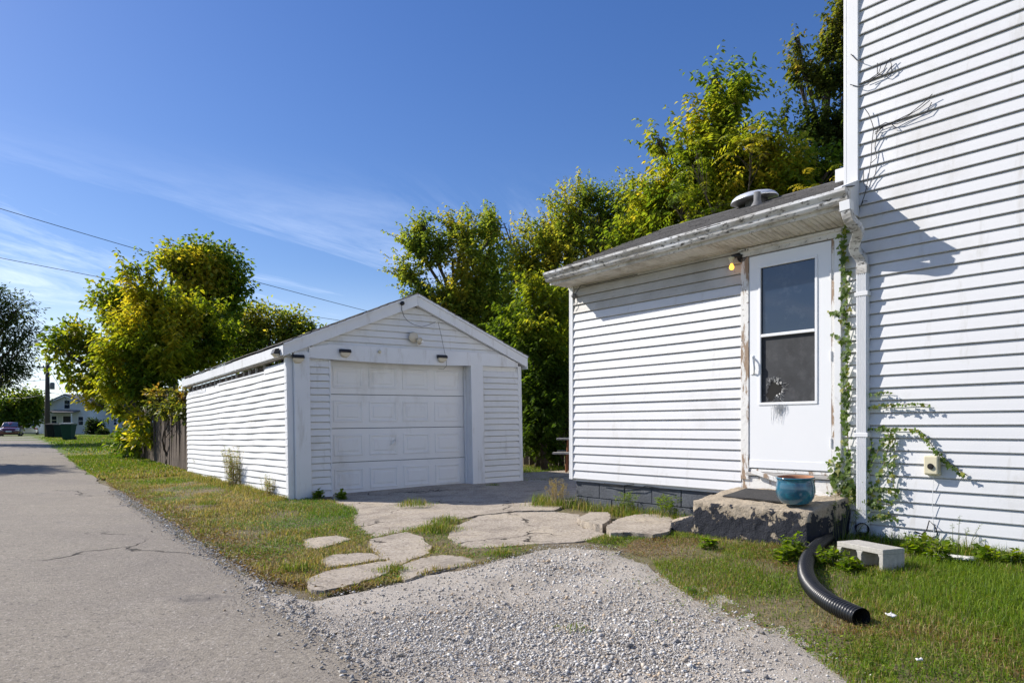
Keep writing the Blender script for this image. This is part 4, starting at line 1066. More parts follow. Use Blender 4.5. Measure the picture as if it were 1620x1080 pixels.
# ================================================================== LIGHTS ON THE GARAGE
def garage_item(name, label, cat, grp=None):
    return empty(name, GC, 0, label, cat, grp)
def gpar(o): o.rotation_euler = garage.rotation_euler; return o
def solar_light(px, py, o_, label, side=False):
    r = gpar(garage_item('solar_light', label, 'light', 'solar lights on the garage'))
    w, _, z = gpt(px, py, o_)
    if side:
        a = MB(); a.prism([(-.10,z+.02),(-.10,z+.10),(-.16,z+.09),(-.19,z+.02)], 'y', .02, .16); a.build('housing', M['black'], r, bevel=.004)
        MB().prism([(-.102,z-.03),(-.102,z+.018),(-.185,z+.018),(-.14,z-.025)], 'y', .03, .15).build('lens', M['lens'], r, bevel=.004)
        return r
    y = -o_
    a = MB(); a.prism([(y+.002,z+.025),(y+.002,z+.065),(y-.05,z+.06),(y-.075,z+.028),(y-.07,z+.010),(y-.01,z+.005)], 'x', w-.085, w+.085); a.build('housing', M['black'], r, bevel=.006)
    lens = MB(); vs = []; fs = []
    n_ = 8
    for i in range(n_+1):
        t = -1+2*i/n_; dz = -.062+.030*abs(t)**3
        vs += [(w+t*.075, y-.002, z+.006), (w+t*.075, y-.064, z+.008), (w+t*.075*.93, y-.05, z+dz*.75), (w+t*.075*.9, y-.004, z+dz)]
    for i in range(n_):
        for k_ in range(3): fs.append((i*4+k_, (i+1)*4+k_, (i+1)*4+k_+1, i*4+k_+1))
    fs += [(0,1,2,3), (n_*4+3,n_*4+2,n_*4+1,n_*4)]
    lens.add(vs, fs); lens.build('lens', M['lens'], r)
    return r
solar_light(474.5, 568, .078, 'black solar light at the top of the left garage pilaster')
solar_light(549, 560, .062, 'black solar light on the garage header over the left door panels')
solar_light(702, 570.5, .062, 'black solar light on the garage header beside the dangling cable')
solar_light(452, 560, .10, 'black solar light under the eave on the alley side of the garage', True)
fl2 = gpar(garage_item('flood_light', 'old round floodlight with two heads in the garage gable', 'light'))
w, _, z = gpt(657, 536, .03)
MB().lathe([(.0,-.09),(.07,-.085),(.085,-.07),(.07,-.03),(.03,-.012)], (w-.0,0,z), 18, 'y').build('lamp_head', M['lens'], fl2, smooth_=True)
MB().lathe([(.02,0),(.055,.07),(.06,.085),(.0,.09)], (0,0,0), 14, 'z').build('lamp_head', M['lens'], fl2, smooth_=True)
o = fl2.children[-1]; o.location = (w+.05,-.06,z-.035); o.rotation_euler = (R(60), R(135), 0)
MB().prism([(w+.06,z-.03),(w+.16,z-.06),(w+.16,z-.075),(w+.07,z-.09)], 'y', -.12, -.03).build('lamp_hood', M['metal'], fl2, bevel=.004)
cm_ = gpar(garage_item('cable', 'black cable dangling from the garage peak across the gable', 'cable'))
def gc(pts_, o_): return [Vector(gpt(p[0], p[1], o_)) for p in pts_]
MB().tube(gc([(641,484),(641,492),(644,502),(650,510),(660,516),(672,519),(682,517),(694,512)], .11), .004, 5).build('strand', M['cable'], cm_)
MB().tube(gc([(698,512),(702,530),(706,552),(710,572),(710,582),(705,587),(697,586)], .10), .003, 5).build('strand', M['cable'], cm_)
MB().lathe([(.0,-.05),(.03,-.045),(.035,-.01),(.02,.01)], Vector(gpt(641,482,.10)), 12, 'y').build('plug', M['black'], cm_, smooth_=True)
kn = gpar(garage_item('door_bell_button', 'small knob on the garage header over the door', 'knob'))
MB().lathe([(.0,-.045),(.02,-.04),(.028,-.02),(.018,.0)], Vector(gpt(604,558,.062)), 12, 'y').build('knob_cap', M['cream'], kn, smooth_=True)

# ================================================================== FENCES
def picket_fence(name, label, a, b, h, mat, wid=.14, gap=.012, lean=.03, seed=1, rails=True, jitter=.12):
    a, b = Vector(a), Vector(b); d = (b-a); L = d.length; d.normalize(); rz = math.atan2(d.y, d.x)
    o = empty(name, a, rz, label, 'fence'); rr = random.Random(seed); x = 0
    mesh_cache = [MB().add([(0,0,-.15),(wid,0,-.15),(wid,.02,-.15),(0,.02,-.15),(0,0,h*k),(wid,0,h*(k-.01)),(wid,.02,h*(k-.01)),(0,.02,h*k)],
        [(0,3,2,1),(4,5,6,7),(0,1,5,4),(1,2,6,5),(2,3,7,6),(3,0,4,7)]).mesh('picket', mat) for k in (1, .97, 1.03, .92)]
    while x < L:
        p = link('picket', rr.choice(mesh_cache), o); wpt = a+d*x
        p.location = (x, rr.uniform(-.012,.012), float(g(wpt.x,wpt.y))-a.z); p.rotation_euler = (rr.gauss(0,lean*.5), rr.gauss(0,lean), rr.gauss(0,.03))
        p.scale.z = 1+rr.uniform(-jitter,jitter)*.5; x += wid+gap+abs(rr.gauss(0,.012))
    if rails:
        for z in (.35, h-.35): MB().box(0, L, .03, .07, z, z+.09).build('rail', mat, o)
    n = max(2, int(L/2.4)+1)
    for i in range(n): MB().box(L*i/(n-1)-.05, L*i/(n-1)+.05, .07, .17, -.3, h+.02).build('post', mat, o)
    return o
f0 = uv2xy(15.6+.35, 3.24); f1 = uv2xy(30.0, 3.42)
pf = picket_fence('picket_fence', 'weathered leaning wooden fence behind the garage along the alley', (f1[0], f1[1], float(g(*f1))), (f0[0], f0[1], float(g(*f0))), 1.86, M['wood_grey'], lean=.034, seed=4, gap=.026)
bf0 = P(800, 700, 18.5); bf1 = P(1010, 700, 17.0)
picket_fence('board_fence', 'dark brown board fence behind the picnic table', (bf0.x, bf0.y, .12), (bf1.x, bf1.y, .12), 1.75, M['wood_dark'], lean=.005, seed=6)

# picnic table
pb0 = P(874, 716, 14.6)
pt = empty('picnic_table', (pb0.x, pb0.y, .12), R(-8), 'picnic table with pale planks and rusty tube legs behind the addition', 'picnic table')
for k_, (y, z) in enumerate(((0,.43),(.14,.43),(1.25,.43),(1.39,.43))): MB().box(0, 1.8, y, y+.13, z, z+.038).build('bench_plank', M['wood_pale'], pt, bevel=.004)
for k_ in range(5): MB().box(.05, 1.75, .42+k_*.135, .42+k_*.135+.128, .72, .758).build('table_plank', M['wood_pale'], pt, bevel=.004)
for x in (.28, 1.5):
    MB().tube(catmull([Vector((x,.06,.42)),Vector((x,.06,.1)),Vector((x,.10,.03)),Vector((x,.25,.022)),Vector((x,1.25,.022)),Vector((x,1.4,.03)),Vector((x,1.46,.1)),Vector((x,1.46,.42))], 4), .022, 8).build('leg', M['rust'], pt, smooth_=True)
    MB().tube([(x,.35,.022),(x,.5,.72)], .02, 8).build('leg', M['rust'], pt); MB().tube([(x,1.15,.022),(x,1.0,.72)], .02, 8).build('leg', M['rust'], pt)

# ================================================================== VEGETATION
def leaf_batch(pos, axis_, nrm, length, width, tint, fold=.25):
    """leaves as two folded triangles each; arrays (n,3)"""
    n = len(pos); a = axis_/np.linalg.norm(axis_, axis=1)[:,None]
    s = np.cross(a, nrm); s /= (np.linalg.norm(s, axis=1)[:,None]+1e-9); u = np.cross(s, a)
    L = length[:,None]; W = width[:,None]
    base = pos; tip = pos+a*L - u*L*.12
    mid = pos+a*L*.45
    lf = mid+s*W*.5+u*W*fold; rt = mid-s*W*.5+u*W*fold
    V = np.stack([base, lf, tip, rt], 1).reshape(-1,3)
    i = np.arange(n)*4
    T = np.stack([np.stack([i,i+1,i+2],1), np.stack([i,i+2,i+3],1)],1).reshape(-1,3)
    C = np.repeat(tint, 4, axis=0)
    return V, T, C
def merge(batches):
    V = []; T = []; C = []; b = 0
    for v, t, c in batches: V.append(v); T.append(t+b); C.append(c); b += len(v)
    return np.concatenate(V), np.concatenate(T), np.concatenate(C)
def unit(rng, n):
    v = rng.normal(size=(n,3)); return v/np.linalg.norm(v, axis=1)[:,None]
PAL = {   # dark green, mid green, yellow-green, yellow
 'lime':  [(.060,.110,.012),(.165,.235,.020),(.36,.37,.030),(.60,.47,.05)],
 'maple': [(.060,.110,.016),(.145,.215,.022),(.28,.31,.03),(.55,.43,.05)],
 'green': [(.075,.125,.030),(.15,.22,.042),(.25,.30,.05),(.52,.43,.07)],
 'dark':  [(.016,.032,.010),(.032,.058,.014),(.065,.095,.02),(.12,.13,.03)],
 'pear':  [(.045,.070,.018),(.10,.13,.025),(.19,.185,.035),(.34,.20,.05)],
}
def pal_tint(rng, n, pal, t):
    c = np.array(PAL[pal]); x = np.clip(t, 0, .999)*3; i = x.astype(int); f = (x-i)[:,None]
    return (c[i]*(1-f)+c[i+1]*f)*rng.uniform(.75,1.25,(n,1))
def tree(name, label, base, lobes, pal, n_spray, leaf=(.12,.08), kind='simple', yellow=.35, seed=1, spray_r=.30, per=26, trunk_r=.12, trunk_top=None, cat='tree', group=None, gap=.40, ytop=.25):
    """lobes: list of (centre Vector, (rx,ry,rz)); crown = leaf sprays spread through the lobes"""
    rng = np.random.default_rng(seed); rr = random.Random(seed)
    base = Vector(base); root = empty(name, base, 0, label, cat, group)
    cen = [Vector(l[0]) for l in lobes]; top = max(c.z for c in cen)
    mid = sum(cen, Vector((0,0,0)))/len(cen)
    tt = Vector((mid.x, mid.y, base.z+(top-base.z)*.85)) if trunk_top is None else Vector(trunk_top)
    # trunk and limbs
    wood = MB(); tp = []
    for k in range(8):
        t = k/7; p = base.lerp(tt, t)+Vector((rr.uniform(-.08,.08),rr.uniform(-.08,.08),0))*(1 if 0 < k < 7 else 0); tp.append(p)
    wood.tube([p-base for p in tp], [trunk_r*(1.25-t*1.05) if t > 0 else trunk_r*1.5 for t in np.linspace(0,1,8)], 8)
    for (c, r) in lobes:
        c = Vector(c); t = min(max((c.z-base.z)/(tt.z-base.z+1e-6)-.28-rr.uniform(0,.15), .08), .92)
        s = base.lerp(tt, t); m = s.lerp(c, .5)+Vector((rr.uniform(-.2,.2),rr.uniform(-.2,.2),-.1))*min(1, max(r)*.6)
        wood.tube([s-base, m-base, c-base], [trunk_r*(.55-.3*t), trunk_r*.3, trunk_r*.14], 6, False)
        for q in range(9):
            d = Vector(unit(rng, 1)[0]); d.z = abs(d.z)*.9-.15; e = Vector((d.x*r[0], d.y*r[1], d.z*r[2]))*rr.uniform(.7,.98)
            s2 = m.lerp(c, rr.uniform(.3,1)); md = s2.lerp(c+e, .55)+Vector((0,0,rr.uniform(0,.12)))
            wood.tube([s2-base, md-base, c+e-base], [trunk_r*.13, trunk_r*.08, trunk_r*.03], 4, False)
    wood.build('trunk', M['bark'], root, smooth_=True)
    # leaf sprays
    vol = np.array([r[0]*r[1]*r[2] for _, r in lobes])**(2/3.); cnt = (n_spray*vol/vol.sum()).astype(int)+1
    sp = []; sn = []
    for (c, r), m_ in zip(lobes, cnt):
        d = unit(rng, m_*3); rad = rng.random(m_*3)**.36
        p = np.array(c)[None]+d*np.array(r)[None]*rad[:,None]*(.82+.36*vnoise(d*1.7+seed, 1.3))[:,None]
        keep = vnoise(p, 1.1/max(spray_r*2.6,.3)) > gap*(.55+.45*rad)
        p = p[keep][:m_]; sp.append(p); sn.append(d[keep][:m_])
    sp = np.concatenate(sp); sn = np.concatenate(sn)
    bz = np.array(base)
    B = []
    tone = vnoise(sp, .8)*.55+vnoise(sp, 2.6)*.45
    hrel = (sp[:,2]-base.z)/(top-base.z+1e-6)
    stone_ = np.clip((tone-.5)*1.7+yellow+(hrel-.6)*ytop, 0, 1)
    if kind == 'simple':
        k = per; n = len(sp)*k
        off = rng.normal(size=(n,3))*np.array([1,1,.62])*spray_r*.55
        pos = np.repeat(sp, k, 0)+off
        ax = off/(np.linalg.norm(off,axis=1)[:,None]+1e-6)+np.repeat(sn,k,0)*.6+rng.normal(size=(n,3))*.5; ax[:,2] -= .35
        nr = unit(rng,n)*.75+np.array([0,0,1.0])
        sz = rng.uniform(.65,1.25,n)
        t = np.clip(np.repeat(stone_,k)+rng.normal(0,.13,n),0,1)
        B.append(leaf_batch(pos-bz, ax, nr, leaf[0]*sz, leaf[1]*sz, pal_tint(rng,n,pal,t)))
    elif kind == 'shoot':   # every spray is a rising shoot with leaves hanging along it
        k = per; n = len(sp); d = unit(rng,n)*.55+sn*.5; d[:,2] += .75; d /= np.linalg.norm(d,axis=1)[:,None]
        SL = rng.uniform(.6,1.4,n)*spray_r*2.2
        s_ = np.tile((np.arange(k)+.5)/k, n)+rng.normal(0,.02,n*k); n2 = n*k
        D = np.repeat(d,k,0); pos = np.repeat(sp,k,0)+D*(np.repeat(SL,k)*(s_-.35))[:,None]; pos[:,2] -= np.repeat(SL,k)*.18*s_*s_
        az = rng.uniform(0,2*math.pi,n2); hz = np.stack([np.cos(az),np.sin(az),np.zeros(n2)],1)
        ax = hz*.75+D*.25; ax[:,2] -= .55; nr = hz*.45+unit(rng,n2)*.35; nr[:,2] += .8
        pos = pos+hz*leaf[0]*.12
        sz = rng.uniform(.65,1.25,n2)*(1.08-.45*s_)
        t = np.clip(np.repeat(stone_,k)+rng.normal(0,.10,n2),0,1)
        B.append(leaf_batch(pos-bz, ax, nr, leaf[0]*sz, leaf[1]*sz, pal_tint(rng,n2,pal,t)))
    else:   # pinnate: every spray is a bunch of arching compound leaves
        nf = per; n = len(sp)*nf; npair = 7
        p0 = np.repeat(sp,nf,0)+rng.normal(size=(n,3))*spray_r*.28
        d = unit(rng,n)+np.repeat(sn,nf,0)*.7; d[:,2] = d[:,2]*.5+.15; d /= np.linalg.norm(d,axis=1)[:,None]
        FL_ = rng.uniform(.7,1.2,n)*leaf[0]
        up = np.array([0,0,1.0])
        t0 = np.clip(np.repeat(stone_,nf)+rng.normal(0,.12,n),0,1)
        for q in range(npair):
            s = (q+1)/npair
            pos = p0+d*(FL_*s)[:,None]-up[None]*(FL_*s*s*.55)[:,None]
            dd = d-up[None]*(1.1*s)
            sd = np.cross(dd, up[None]); sd /= (np.linalg.norm(sd,axis=1)[:,None]+1e-6)
            for sg in (-1,1):
                ax = sd*sg+dd*.45; ax[:,2] -= .30; nr = np.cross(sd, dd)+rng.normal(size=(n,3))*.25
                nr *= np.sign(nr[:,2:3]+1e-6)
                ln = FL_*.30*(1-.35*abs(s-.5)*2)*rng.uniform(.8,1.15,n)
                B.append(leaf_batch(pos-bz, ax, nr, ln, ln*leaf[1], pal_tint(rng,n,pal,np.clip(t0+rng.normal(0,.05,n),0,1)), .12))
    V, T, C = merge(B)
    link('crown', fast_mesh('crown', V, T, M['leaf'], C), root)
    return root
def lob(px, py, r, Y, dy=0.0, ry=None, sx=1.0, sz=1.0):
    s = (Y+dy)/F; return (P(px, py, Y+dy), (r*s*sx, (ry if ry else r*s), r*s*sz))
def ground_at(px, Y): x = (px-CX)*Y/F; return Vector((x, Y, float(g(x, Y))))

# yellow-green saplings over the fence
Y1 = 22.0
tree('sumac_tree', 'bright yellow-green tree with feathery leaves over the wooden fence', ground_at(262, Y1+.8), [
    lob(232,475,30,Y1,.2), lob(218,522,40,Y1,-.3), lob(270,512,40,Y1,.6), lob(318,503,32,Y1,1.0), lob(196,560,34,Y1,-.2), lob(250,562,46,Y1,-.2), lob(302,555,38,Y1,.9),
    lob(178,604,24,Y1,-.2), lob(225,604,28,Y1,-.5), lob(335,545,24,Y1,1.2), lob(198,432,8,Y1,.2,None,.8,3.0), lob(216,424,6,Y1,.2,None,.8,2.2), lob(237,428,8,Y1,.2,None,.8,2.6), lob(168,560,14,Y1,-.3), lob(365,515,12,Y1,1.6), lob(190,640,13,Y1+1.5,.6), lob(150,636,9,Y1+3,.6,None,2.2,.8)],
    'lime', 820, (.24,.11), 'shoot', .44, 21, .44, 18, .08, gap=.42)
tree('maple_tree', 'dense rounded maple rising behind the yellow-green tree', ground_at(290, 27), [
    lob(300,425,44,27), lob(350,430,36,27,.5), lob(278,405,22,27), lob(325,410,28,27), lob(365,450,24,27,.8), lob(185,478,34,27,-.5), lob(120,548,36,27,-1), lob(105,560,24,27,-1), lob(150,590,36,27,-1), lob(300,480,60,27,.5), lob(220,500,50,27,0), lob(340,480,40,27,.5), lob(200,590,50,27,0)],
    'maple', 900, (.17,.14), 'simple', .32, 22, .42, 24, .22, gap=.38)
tree('yard_tree', 'green tree with a yellowing top seen over the garage roof', ground_at(430, 33), [
    lob(388,508,30,33), lob(425,520,36,33), lob(462,522,28,33), lob(375,545,40,33), lob(430,555,50,33), lob(487,520,14,33), lob(470,498,10,33), lob(500,548,30,33), lob(400,500,18,33), lob(340,540,30,33)],
    'green', 480, (.18,.12), 'simple', .36, 23, .42, 26, .18, gap=.40, ytop=.5)
tree('ash_tree', 'tall open tree with yellow-tipped branches behind the garage peak', ground_at(735, 23), [
    lob(650,378,26,23), lob(642,428,22,23), lob(690,400,34,23), lob(735,365,32,23), lob(665,355,12,23), lob(705,460,46,23), lob(765,420,46,23), lob(735,480,50,23), lob(690,500,36,23), lob(770,490,50,23,.5), lob(660,470,20,23), lob(790,360,26,23,.6), lob(800,560,70,23,1)],
    'green', 1500, (.15,.10), 'shoot', .40, 24, .44, 22, .17, gap=.39, ytop=.8)
tree('elm_tree', 'broad tree with golden upper branches at the middle of the yard', ground_at(880, 27), [
    lob(795,372,32,27), lob(850,365,36,27), lob(905,325,36,27), lob(925,310,24,27), lob(955,335,34,27), lob(1000,315,34,27,-.5), lob(870,420,60,27), lob(930,400,60,27), lob(815,440,52,27), lob(990,380,46,27), lob(880,500,70,27), lob(1010,340,40,27), lob(840,560,70,27), lob(900,600,70,27), lob(830,400,40,27), lob(870,385,36,27), lob(960,370,46,27), lob(900,365,34,27)],
    'green', 2100, (.16,.105), 'shoot', .40, 25, .50, 22, .24, gap=.33, ytop=1.0)
Y6 = 16.2
tree('sapling_clump', 'tall weedy saplings with drooping leaves between the garage and the addition', ground_at(862, Y6), [
    lob(835,515,40,Y6), lob(868,560,42,Y6), lob(800,492,26,Y6,.4), lob(848,620,46,Y6), lob(878,650,40,Y6), lob(870,480,34,Y6), lob(845,690,34,Y6,-.2), lob(800,540,26,Y6,.6), lob(880,700,26,Y6,.3), lob(838,455,18,Y6,0,None,.7,1.4), lob(895,600,30,Y6,.5), lob(900,520,34,Y6,.8)],
    'maple', 900, (.17,.075), 'shoot', .34, 26, .34, 18, .06, gap=.38)
tree('undergrowth_bush', 'dark overgrown bush at the foot of the saplings', ground_at(850, 17.6), [
    lob(840,660,50,17.6,0,.6), lob(880,670,50,17.6,.2,.6), lob(830,590,50,17.6,.4,.6), lob(880,590,60,17.6,.5,.6), lob(800,560,40,17.6,.9,.6)], 'green', 420, (.12,.08), 'simple', .22, 27, .26, 26, .05, cat='bush', gap=.34)
Y7 = 14.2
tree('tree_of_heaven', 'big tree with feathery yellowing leaves towering behind the addition roof', ground_at(1150, Y7), [
    lob(1060,300,34,Y7), lob(1105,235,46,Y7), lob(1140,185,38,Y7), lob(1195,250,62,Y7), lob(1165,150,28,Y7,0,None,.8,1.2), lob(1040,225,16,Y7,0,None,.8,1.2), lob(1030,330,30,Y7,.4), lob(1130,310,56,Y7), lob(1210,310,60,Y7,-.2), lob(1290,290,54,Y7,-.6), lob(1250,330,50,Y7,-.4), lob(1060,360,50,Y7,.6), lob(1130,125,14,Y7), lob(1170,210,40,Y7), lob(1330,280,34,Y7,-.8), lob(1000,370,36,Y7,1.2)],
    'maple', 1150, (.175,.085), 'shoot', .38, 28, .44, 20, .16, gap=.38)
tree('young_sumac', 'young tree with golden feathery fronds in front of the big tree', ground_at(1120, 13.2), [
    lob(1095,260,36,13.2), lob(1190,240,40,13.2), lob(1120,340,46,13.2), lob(1210,330,40,13.2), lob(1290,320,40,12.8), lob(1070,330,30,13.4), lob(1330,290,26,12.6)],
    'lime', 90, (.42,.32), 'pinnate', .45, 128, .28, 4, .06, gap=.36)
Y8 = 17.5
tree('pear_tree', 'upright twiggy tree with brownish leaves beside the upper house corner', ground_at(1330, Y8), [
    lob(1262,110,22,Y8,0,None,.7,1.5), lob(1300,140,30,Y8,0,None,.8,1.5), lob(1312,60,22,Y8,0,None,.8,1.7), lob(1285,200,40,Y8), lob(1330,10,22,Y8,0,None,.8,1.8), lob(1340,120,34,Y8), lob(1235,190,18,Y8,0,None,.8,1.3), lob(1320,230,46,Y8), lob(1370,160,50,Y8), lob(1360,60,40,Y8), lob(1250,240,36,Y8), lob(1258,60,10,Y8,0,None,.8,2)],
    'pear', 900, (.15,.08), 'shoot', .12, 29, .36, 18, .14, gap=.46)
tree('roadside_tree', 'dark tree overhanging the far side of the alley', ground_at(-70, 38), [
    lob(-10,490,36,38), lob(25,490,28,38), lob(28,560,30,38), lob(-50,510,60,38), lob(5,600,32,38), lob(-80,460,60,38), lob(20,530,30,38), lob(-30,590,50,38), lob(-110,540,70,38), lob(45,530,14,38)],
    'dark', 900, (.20,.07), 'simple', .45, 30, .5, 24, .26, gap=.42)
tree('alley_tree', 'leafy tree on the near left of the alley shading the asphalt', Vector((-21.5, 21.0, 0)), [
    (Vector((-21.5,21,5.2)),(2.0,2.0,1.6)), (Vector((-20.0,20.2,4.4)),(1.5,1.5,1.2)), (Vector((-22.8,21.6,4.6)),(1.6,1.6,1.2)), (Vector((-21.3,20.4,6.4)),(1.3,1.3,1.0))],
    'dark', 330, (.22,.14), 'simple', .45, 31, .5, 24, .2, gap=.42)
tree('small_roadside_tree', 'small olive-green tree behind the maroon car', ground_at(28, 84), [
    lob(25,640,26,84), lob(45,630,18,84), lob(10,655,22,84), lob(48,655,16,84), lob(30,615,10,84)], 'maple', 260, (.40,.30), 'simple', .22, 32, .9, 22, .2)
for i_, (px, py, r, Y) in enumerate(((-30,640,60,120),(150,650,24,140),(62,655,16,120))):
    tree('distant_tree', ['far tree in the gap left of the small roadside tree','far tree behind the white far house','low far tree between the far garage and house'][i_],
         ground_at(px, Y), [lob(px,py,r,Y), lob(px-r*.6,py+r*.4,r*.7,Y), lob(px+r*.6,py+r*.35,r*.7,Y), lob(px+r*.1,py-r*.5,r*.5,Y)], 'green', 170, (Y*.0042,Y*.003), 'simple', .35, 40+i_, Y*.012, 20, .15, group='trees in the distance')
# rounded evergreen shrub by the far house
tree('evergreen_shrub', 'dark rounded evergreen shrub beside the white far house', ground_at(150, 82), [lob(150,672,10,82,0,None,1,1.1), lob(148,665,6,82), lob(153,680,10,82,0,None,1,.8), lob(144,680,8,82,0,None,1,.8)], 'dark', 160, (.22,.14), 'simple', .3, 61, .35, 20, .06, cat='shrub')
tree('low_shrub', 'low clipped shrub on the lawn near the far house', ground_at(163, 78), [lob(161,684,4,78,0,None,1.2,1), lob(165,684,4,78,0,None,1.2,1)], 'dark', 60, (.2,.12), 'simple', .3, 62, .25, 20, .04, cat='shrub')

# vine and bush on the fence
fb = lambda px, py, Y=16.4: P(px, py, Y)
tree('fence_vine', 'tangled vine with pale and reddish leaves spilling over the wooden fence', ground_at(262, 19.3), [
    lob(252,634,20,19.4,0,.3), lob(285,630,18,17.1,0,.25), lob(230,630,16,21.8,0,.35), lob(270,645,14,18.0,0,.2), lob(291,650,8,16.7,0,.2)], 'pear', 150, (.12,.085), 'simple', .34, 63, .17, 12, .03, cat='vine', gap=.42)
tree('fence_bush', 'leafy green bush growing through the gaps in the wooden fence', ground_at(216, 23.2), [
    lob(212,690,20,22.9,0,.5), lob(226,668,16,21.8,0,.5), lob(204,712,14,23.6,0,.5), lob(230,698,12,21.6,0,.4), lob(198,655,10,24.2,0,.4)], 'lime', 70, (.20,.13), 'simple', .42, 64, .26, 12, .03, cat='bush', gap=.42)

# ------------------------------------------------------------------ grass blades
def blades(name, label, x, y, h, width, tint, rng, lift=0.0, bend=.5):
    n = len(x); z = g(x, y)+lift
    ang = rng.uniform(0, 2*math.pi, n); d = np.stack([np.cos(ang), np.sin(ang)],1)
    fa_ = ang+math.pi/2+rng.normal(0,.6,n); s = np.stack([np.cos(fa_), np.sin(fa_)],1)*(width/2)[:,None]
    b = np.abs(rng.normal(0,bend,n))
    p0 = np.stack([x,y,z],1); S3 = np.concatenate([s,np.zeros((n,1))],1); D3 = np.concatenate([d,np.zeros((n,1))],1)
    up = np.array([0,0,1.0])[None]
    m = p0+up*(h*.58)[:,None]+D3*(h*b*.28)[:,None]
    t = p0+up*(h*np.clip(1.05-b*.45,.25,1))[:,None]+D3*(h*b)[:,None]
    V = np.stack([p0-S3,p0+S3,m-S3*.75,m+S3*.75,t],1).reshape(-1,3); i = np.arange(n)*5
    T = np.stack([np.stack([i,i+1,i+3],1),np.stack([i,i+3,i+2],1),np.stack([i+2,i+3,i+4],1)],1).reshape(-1,3)
    o = link(name, fast_mesh(name, V, T, M['grass'], np.repeat(tint,5,0))); tag(o, label, kind='stuff'); return o
GREENS = np.array([(.115,.20,.010),(.165,.26,.013),(.21,.275,.02),(.08,.145,.009)]); DRY = np.array([(.40,.315,.135),(.31,.235,.09),(.48,.39,.19),(.21,.155,.065)])
def grass_tint(rng, x, y, dryness):
    n = len(x); k = rng.random(n) < np.clip(dryness, 0, 1)
    c = np.where(k[:,None], DRY[rng.integers(0,4,n)], GREENS[rng.integers(0,4,n)]); return c*rng.uniform(.75,1.25,(n,1))
def off_slabs(x, y):
    k = np.ones(len(x), bool); jr = np.random.default_rng(3); x = x+jr.normal(0,.028,len(x)); y = y+jr.normal(0,.028,len(x))
    for p in SLAB_POLYS: k &= ~inside(x, y, p)
    return k
rg = np.random.default_rng(77)
SC_ = G(590, 880)
def near_slabs(x, y): return np.exp(-((x-SC_.x)**2+(y-SC_.y)**2)/1.3**2)
STOOP_POLY = [hw(FL.x-.27,-FL.y,0), hw(FR.x,-FR.y,0), hw(ar+.02,0,0), hw(FL.x-.27,0,0)]
def house_ok(x, y):
    a = (x-HC.x)*HD.x+(y-HC.y)*HD.y; o = (x-HC.x)*HN.x+(y-HC.y)*HN.y
    return ~((a > -.03) & (o < .03) & (o > -8))
def garage_ok(x, y):
    w = (x-GC.x)*GD.x+(y-GC.y)*GD.y; b = (x-GC.x)*GB.x+(y-GC.y)*GB.y
    return ~((w > -.02) & (w < GWd+.02) & (b > -.02) & (b < GL))
# 1 lush lawn at right
poly = poly_px([(1385,905),(1470,880),(1560,885),(1700,900),(2100,1000),(2300,1500),(1500,1500),(1390,1080),(1345,1030),(1380,990),(1330,955),(1350,920)])
x, y = scatter(poly, 120000, rg); k = house_ok(x, y) & (rg.random(len(x)) < .10+.90*smooth((vn2(x,y,1.4,4.)*.6+vn2(x,y,4.5,14.)*.4-.33+.22*smooth((x-1.9)/.8))*4)); x, y = x[k], y[k]
lush = smooth((x-1.75)/.9)
h = rg.uniform(.018,.050,len(x))*(1+.8*lush)*(.7+.6*vn2(x,y,3.,1.)); blades('lawn_grass', 'lush green grass on the lawn below the main wall', x, y, h, rg.uniform(.0022,.0042,len(x)), grass_tint(rg,x,y,.34-.26*lush+(vn2(x,y,2.2,6.)-.5)*.7), rg, .0, .85)
# 2 short weedy grass between the gravel and the stoop
poly = poly_px([(925,858),(960,845),(1060,838),(1075,842),(1180,848),(1285,856),(1340,862),(1400,905),(1400,1000),(1420,1080),(1480,1180),(1440,1250),(1330,1075),(1240,1005),(1150,970),(1080,938),(1045,910),(1030,885),(975,862)])
x, y = scatter(poly, 110000, rg); k = house_ok(x, y) & ~inside(x,y,STOOP_POLY) & (rg.random(len(x)) < .25+.9*smooth((vn2(x,y,1.9,2.)-.28)*3)); x, y = x[k], y[k]
h = rg.uniform(.015,.045,len(x))*(.6+.9*vn2(x,y,2.6,1.)); blades('weedy_grass', 'short half-dry grass between the gravel and the stoop', x, y, h, rg.uniform(.0022,.0048,len(x)), grass_tint(rg,x,y,.40+(vn2(x,y,1.5,6.)-.5)*1.0), rg, .0, .8)
# 3 verge between the alley and the garage
uu = 3.2+(rg.random(120000)**1.6)*15; vv = rg.uniform(1.42, 3.6, len(uu)); x, y = uv2xy(uu, vv); x = np.asarray(x); y = np.asarray(y)
ed_ = 1.42+.16*(vn2(uu, uu*0, 1.7)-.3)+np.clip(5.2-uu,0,3)*.42
sl = off_slabs(x, y) & garage_ok(x, y) & ~inside(x,y,GRAVEL) & (vv > ed_) & (rg.random(len(x)) < .12+smooth((vn2(x,y,1.2,3.)-.26)*3.2))
w_ = (x-GC.x)*GD.x+(y-GC.y)*GD.y; b_2 = (x-GC.x)*GB.x+(y-GC.y)*GB.y
sl &= ~((w_ > .55) & (b_2 > -1.6) & (b_2 < .05))
x, y, vv = x[sl], y[sl], vv[sl]
dist = np.hypot(x,y); h = rg.uniform(.015,.048,len(x))*(.35+1.5*vn2(x,y,2.2,1.)**1.5+.9*smooth((vn2(x,y,3.5,41.)-.62)*6)); wd = rg.uniform(.003,.005,len(x))*(1+dist*.06)
